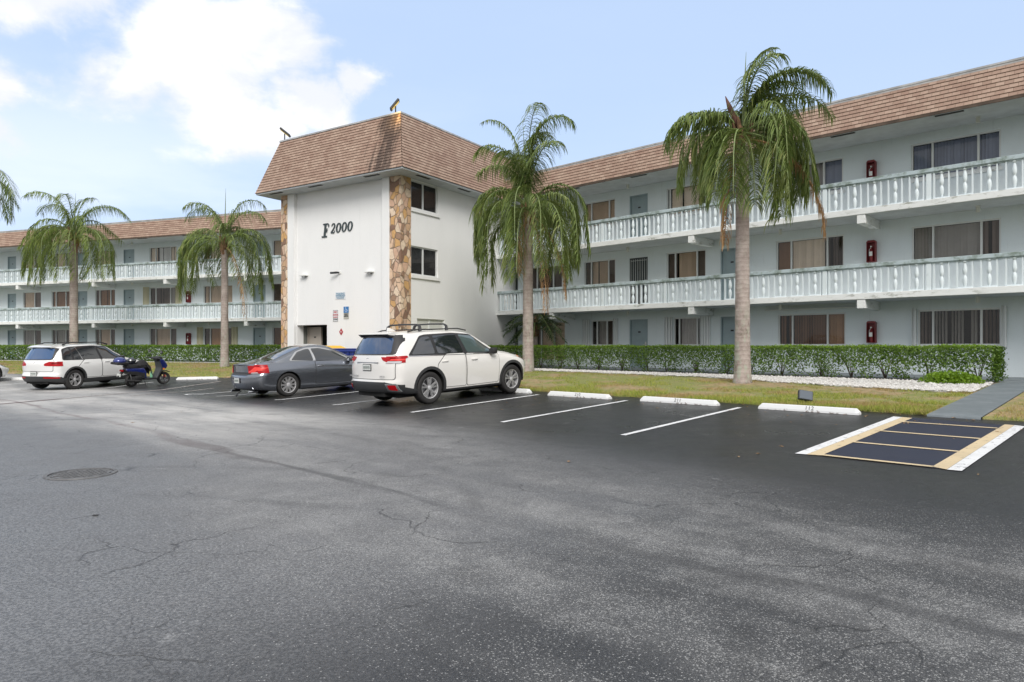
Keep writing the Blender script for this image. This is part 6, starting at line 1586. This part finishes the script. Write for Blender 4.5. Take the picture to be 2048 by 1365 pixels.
    rk = MB(); rk.tube([(-.1, -.1, .82), (-.42, -.1, .84), (-.42, .1, .84), (-.1, .1, .82)], .012, 6); rk.tube([(-.2, -.12, .70), (-.30, -.12, .62), (-.38, -.10, .84)], .012, 6); rk.build('rack', M['black'], root)
    tb = MB(); tb.bbox(-.68, -.22, -.21, .21, .86, .96, .04); tb.build('top_box_base', M['black'], root, angle=40)
    tl = MB(); bm = bmesh.new(); bmesh.ops.create_uvsphere(bm, u_segments=20, v_segments=10, radius=1)
    for v in bm.verts: v.co = Vector((-.45 + v.co.x * .235 * (1.0 if abs(v.co.x) < .7 else .97), v.co.y * .212, .955 + max(v.co.z, -.05) * .17))
    tl.addbm(bm); bm.free(); tl.build('top_box_lid', sb, root, smooth=True)
    ta = MB(); ta.bbox(-.42, -.34, -.07, .07, .60, .67, .015); ta.build('tail_lamp', red_l, root)
    pl = MB(); pl.box(-.50, -.47, -.09, .09, .42, .53, None); pl.build('number_plate', plate_m, root)
    mg = MB(); mg.prism([(-.26, .62), (-.48, .42), (-.52, .40), (-.50, .46), (-.30, .68)], -.05, .05); mg.build('rear_mudguard', M['black'], root)
    hb = MB(); hb.tube([(.90, -.33, 1.02), (.97, -.18, 1.03), (1.02, 0, .99), (.97, .18, 1.03), (.90, .33, 1.02)], .014, 8); hb.bbox(.92, 1.14, -.14, .14, .92, 1.08, .04); hb.bbox(.88, 1.0, -.20, .20, .98, 1.05, .02); hb.build('handlebar', M['black'], root)
    for s in (-1, 1):
        g = MB(); g.tube([(.86, s * .36, 1.02), (.91, s * .24, 1.025)], .02, 8); g.build('grip', M['black'], root)
        m = MB(); m.tube([(.96, s * .20, 1.04), (.95, s * .27, 1.17), (.94, s * .33, 1.24)], .007, 5); mm = m.build('mirror_stem', M['black'], root)
        k = MB(); k.lathe([(0, .012), (.055, .012), (.062, 0), (.05, -.03), (0, -.04)], 18, Matrix.Translation((.93, s * .35, 1.27)) @ Matrix.Rotation(rad(-90), 4, 'Y')); k.build('mirror', plain('mirror_shell', (.02, .02, .02), .3), mm, angle=40)
        k = MB(); k.lathe([(0, 0), (.05, 0)], 18, Matrix.Translation((.9145, s * .35, 1.27)) @ Matrix.Rotation(rad(-90), 4, 'Y')); k.build('mirror_glass', plain('mirror_glass_' + ('a' if s < 0 else 'b'), (.8, .82, .85), .05, .9), mm)
    sd = MB(); sd.tube([(.42, -.10, .25), (.40, -.26, .02)], .014, 6); sd.build('side_stand', M['black'], root)
    # bag and jacket on the seat
    return root
sx = Vector((-13.94, 25.0)); fx = sx + Vector((math.sin(rad(27)), math.cos(rad(27)))) * 1.28
sc_ = scooter(sx, fx)
import mathutils
def on_scooter(name, label, cat, build):
    r = thing(name, label, cat); r.matrix_world = sc_.matrix_basis.copy() if False else sc_.matrix_basis
    r.location = sc_.location; r.rotation_euler = sc_.rotation_euler
    build(r); return r
def helmet(r):
    m = MB(); bm = bmesh.new(); bmesh.ops.create_uvsphere(bm, u_segments=20, v_segments=14, radius=1)
    for v in bm.verts:
        z = v.co.z; v.co = Vector((-.02 + v.co.x * .155, v.co.y * .13, .955 + z * .13)); 
    m.addbm(bm); bm.free(); m.build('shell', plain('helmet_navy', (.012, .016, .035), .15, coat=1.), r, smooth=True)
    m = MB(); m.lathe([(.150, -.02), (.162, .03), (.14, .07)], 20, Matrix.Translation((-.015, 0, .955))); m.build('visor', cglass, r)
on_scooter('helmet', 'shiny dark helmet resting on the seat of the blue scooter', 'helmet', helmet)
def bottle(r):
    m = MB(); m.lathe([(0, 0), (.045, 0), (.048, .02), (.048, .17), (.03, .20), (.028, .225), (0, .225)], 14, Matrix.Translation((.74, -.06, .31))); m.build('bottle_body', green, r, angle=40)
on_scooter('water_bottle', 'pale green bottle standing on the floorboard of the blue scooter', 'bottle', bottle)
def cloth(r):
    m = MB(); q = random.Random(3); N, K = 14, 10; vs = []
    for i in range(N + 1):
        for j in range(K + 1):
            t = i / N; s = j / K * 2 - 1
            vs.append((.10 + .66 * t, s * (.17 - .04 * t), .79 + .19 * (1 - s * s) * math.sin(math.pi * min(t * .9 + .08, 1)) - .40 * max(t - .55, 0) ** 1.2 * 2 * (.35 + abs(s)) + .015 * math.sin(i * 1.9 + j * 1.3)))
    m.add(vs, [(i * (K + 1) + j, (i + 1) * (K + 1) + j, (i + 1) * (K + 1) + j + 1, i * (K + 1) + j + 1) for i in range(N) for j in range(K)]); m.build('cloth_body', plain('bag_black', (.018, .018, .02), .85), r, smooth=True)
on_scooter('bag', 'black soft bag slumped between the seat and handlebar of the scooter', 'bag', cloth)
SKY_STR, SKY_GAIN, SKY_SOFT, SKY_PALE, SUN_E, EXPO = .10, 1.0, .78, (4.2, 5.35, 7.3), 1.8, 0.64
# ================================================================== SKY, SUN, CAMERA
SUN_EL, SUN_AZ = 40., 172.     # azimuth clockwise from +Y (the camera's view direction)
w = bpy.data.worlds.new('World'); scn.world = w; w.use_nodes = True
nt = w.node_tree; nd = nt.nodes; lk = nt.links; nd.clear()
def N(ty, **k):
    x = nd.new(ty)
    for a, b in k.items(): setattr(x, a, b)
    return x
sky = N('ShaderNodeTexSky', sky_type='NISHITA'); sky.sun_disc = False; sky.sun_elevation = rad(SUN_EL); sky.sun_rotation = rad(SUN_AZ); sky.air_density = .8; sky.dust_density = 1.2; sky.ozone_density = 1.
tc = N('ShaderNodeTexCoord')
def mth(op, a, b=None, clamp=False):
    x = N('ShaderNodeMath', operation=op, use_clamp=clamp)
    for i, v in enumerate((a, b)):
        if v is None: continue
        if isinstance(v, bpy.types.NodeSocket): lk.new(v, x.inputs[i])
        else: x.inputs[i].default_value = v
    return x.outputs[0]
def mrange(v, a, b, c=0., d=1.):
    x = N('ShaderNodeMapRange', interpolation_type='SMOOTHSTEP'); lk.new(v, x.inputs[0])
    for i, q in enumerate((a, b, c, d)): x.inputs[i + 1].default_value = q
    return x.outputs[0]
wn = N('ShaderNodeTexNoise'); lk.new(tc.outputs['Generated'], wn.inputs['Vector']); wn.inputs['Scale'].default_value = 4.5; wn.inputs['Detail'].default_value = 8; wn.inputs['Roughness'].default_value = .6
wm_ = N('ShaderNodeVectorMath', operation='MULTIPLY_ADD'); lk.new(wn.outputs['Color'], wm_.inputs[0]); wm_.inputs[1].default_value = (.22, .22, .16); wa_ = N('ShaderNodeVectorMath', operation='SUBTRACT'); lk.new(tc.outputs['Generated'], wa_.inputs[0]); wa_.inputs[1].default_value = (.11, .11, .08); lk.new(wa_.outputs[0], wm_.inputs[2]); WARP = wm_.outputs[0]
def blob(az, el, r, sx=1.):
    """soft clump of cloud round a direction of the sky"""
    c = Vector((math.sin(rad(az)) * math.cos(rad(el)), math.cos(rad(az)) * math.cos(rad(el)), math.sin(rad(el))))
    s = N('ShaderNodeVectorMath', operation='SUBTRACT'); lk.new(WARP, s.inputs[0]); s.inputs[1].default_value = c
    m = N('ShaderNodeVectorMath', operation='MULTIPLY'); lk.new(s.outputs[0], m.inputs[0]); m.inputs[1].default_value = (1, 1, sx)
    l = N('ShaderNodeVectorMath', operation='LENGTH'); lk.new(m.outputs[0], l.inputs[0])
    return mth('SUBTRACT', 1., mth('DIVIDE', l.outputs['Value'], r))
blobs = [(-25, 20.5, .16, 1.35), (-30.5, 18.5, .11, 1.5), (-19, 22.5, .10, 1.3), (-21, 17.2, .10, 1.6), (-16.5, 19, .08, 1.3), (-36, 23.5, .13, 2.2), (-32, 25.5, .10, 2.5), (-13.8, 20.6, .06, 1.9), (-37.5, 16.5, .06, 1.), (-38, 13, .05, 1.4), (100, 30, .5, 1.6), (150, 22, .5, 1.8), (-110, 35, .6, 1.4), (200, 40, .5, 1.5), (-150, 18, .4, 2.)]
acc = None
for b in blobs:
    v = blob(*b); acc = v if acc is None else mth('MAXIMUM', acc, v)
no = N('ShaderNodeTexNoise'); mp = N('ShaderNodeMapping'); mp.inputs['Scale'].default_value = (1, 1, 1.7); lk.new(tc.outputs['Generated'], mp.inputs[0]); lk.new(mp.outputs[0], no.inputs['Vector']); no.inputs['Scale'].default_value = 6.5; no.inputs['Detail'].default_value = 9; no.inputs['Roughness'].default_value = .58; no.inputs['Distortion'].default_value = .25
nf = mth('MULTIPLY', mth('SUBTRACT', no.outputs[0], .5), 1.9)
dens = mrange(mth('ADD', mth('MAXIMUM', acc, -.45), nf), .0, .55)
no2 = N('ShaderNodeTexNoise'); mp2 = N('ShaderNodeMapping'); mp2.inputs['Scale'].default_value = (1, 1, 3.5); lk.new(tc.outputs['Generated'], mp2.inputs[0]); lk.new(mp2.outputs[0], no2.inputs['Vector']); no2.inputs['Scale'].default_value = 2.6; no2.inputs['Detail'].default_value = 7
sepw = N('ShaderNodeSeparateXYZ'); lk.new(tc.outputs['Generated'], sepw.inputs[0])
thin = mth('MULTIPLY', mrange(no2.outputs[0], .30, .66), mrange(sepw.outputs[2], .04, .42, 1., .12))
leftish = mrange(sepw.outputs[0], -.5, .3, 1., .15)
thin = mth('MULTIPLY', thin, leftish)
skb = N('ShaderNodeMix', data_type='RGBA'); skb.inputs[0].default_value = 1.; skb.blend_type = 'MULTIPLY'
lk.new(sky.outputs[0], skb.inputs[6]); skb.inputs[7].default_value = (SKY_GAIN, SKY_GAIN, SKY_GAIN, 1)
haze = N('ShaderNodeMix', data_type='RGBA'); haze.inputs[0].default_value = SKY_SOFT; lk.new(skb.outputs[2], haze.inputs[6]); haze.inputs[7].default_value = (*SKY_PALE, 1)
m1 = N('ShaderNodeMix', data_type='RGBA'); lk.new(thin, m1.inputs[0]); lk.new(haze.outputs[2], m1.inputs[6]); m1.inputs[7].default_value = (6.6, 7.1, 7.9, 1)
vy = mrange(sepw.outputs[1], -.35, .12, 1., 0.); vz = mrange(sepw.outputs[2], .52, .75); cov = mth('MULTIPLY', mth('MAXIMUM', vy, vz), mrange(no2.outputs[0], .2, .5, .65, 1.))
m0 = N('ShaderNodeMix', data_type='RGBA'); lk.new(cov, m0.inputs[0]); lk.new(m1.outputs[2], m0.inputs[6]); m0.inputs[7].default_value = (6.1, 6.1, 6.05, 1)
shade = mrange(no2.outputs[0], .3, .7, 0., .25)
m2 = N('ShaderNodeMix', data_type='RGBA'); lk.new(dens, m2.inputs[0]); lk.new(m0.outputs[2], m2.inputs[6])
ctex = N('ShaderNodeMix', data_type='RGBA'); lk.new(mrange(no.outputs[0], .40, .64, 0., 1.), ctex.inputs[0]); ctex.inputs[6].default_value = (5.9, 6.1, 6.6, 1); ctex.inputs[7].default_value = (7.6, 7.6, 7.7, 1); lk.new(ctex.outputs[2], m2.inputs[7])
bg = N('ShaderNodeBackground'); bg.inputs[1].default_value = SKY_STR; lk.new(m2.outputs[2], bg.inputs[0])
out = N('ShaderNodeOutputWorld'); lk.new(bg.outputs[0], out.inputs[0])
sl = bpy.data.lights.new('sun', 'SUN'); sl.energy = SUN_E; sl.angle = rad(28); sl.color = (1, .955, .90)
so_ = bpy.data.objects.new('sun', sl); col.objects.link(so_)
dv = Vector((math.sin(rad(SUN_AZ)) * math.cos(rad(SUN_EL)), math.cos(rad(SUN_AZ)) * math.cos(rad(SUN_EL)), math.sin(rad(SUN_EL))))
so_.rotation_euler = (-dv).to_track_quat('-Z', 'Y').to_euler()
cd = bpy.data.cameras.new('camera'); cd.sensor_width = 36; cd.lens = 36 * 1365 / 2048; cd.shift_y = 9.5 / 2048; cd.clip_end = 3000; cd.clip_start = .1
co = bpy.data.objects.new('camera', cd); col.objects.link(co); co.location = (0, 0, 1.4); co.rotation_euler = (rad(90), 0, 0); scn.camera = co
scn.view_settings.view_transform = 'Standard'; scn.view_settings.look = 'None'; scn.view_settings.gamma = 1; scn.view_settings.exposure = EXPO; scn.view_settings.use_curve_mapping = False
# belt of trees across the lot, behind the photographer: it is what the windows and car panels mirror
tb_ = MB(); q_ = random.Random(21)
for i in range(9000):
    a = q_.uniform(-50, 50); hgt = 6.5 + 2.2 * math.sin(a * .21) + 1.3 * math.sin(a * .57 + 1) + .8 * math.sin(a * 1.3); z = q_.random() ** .7 * hgt; y_ = -34 - q_.random() * 5
    dv_ = Vector((q_.gauss(0, 1), q_.gauss(.6, 1), q_.gauss(0, .7))).normalized(); A = dv_.orthogonal().normalized(); A = Matrix.Rotation(q_.uniform(0, 6.28), 3, dv_) @ A; B = dv_.cross(A); A *= .42; B *= .30; P = Vector((a + 8, y_, z))
    tb_.add([P - A, P - B, P + A, P + B], [(0, 1, 2, 3)])
tag(tb_.build('distant_trees', M['hedge']), 'belt of trees beyond the lot, mirrored dimly in the windows', 'trees', kind='stuff')
scn.render.engine = 'CYCLES'; scn.cycles.use_denoising = True; scn.cycles.max_bounces = 8; scn.cycles.transparent_max_bounces = 12; scn.cycles.caustics_reflective = False; scn.cycles.caustics_refractive = False
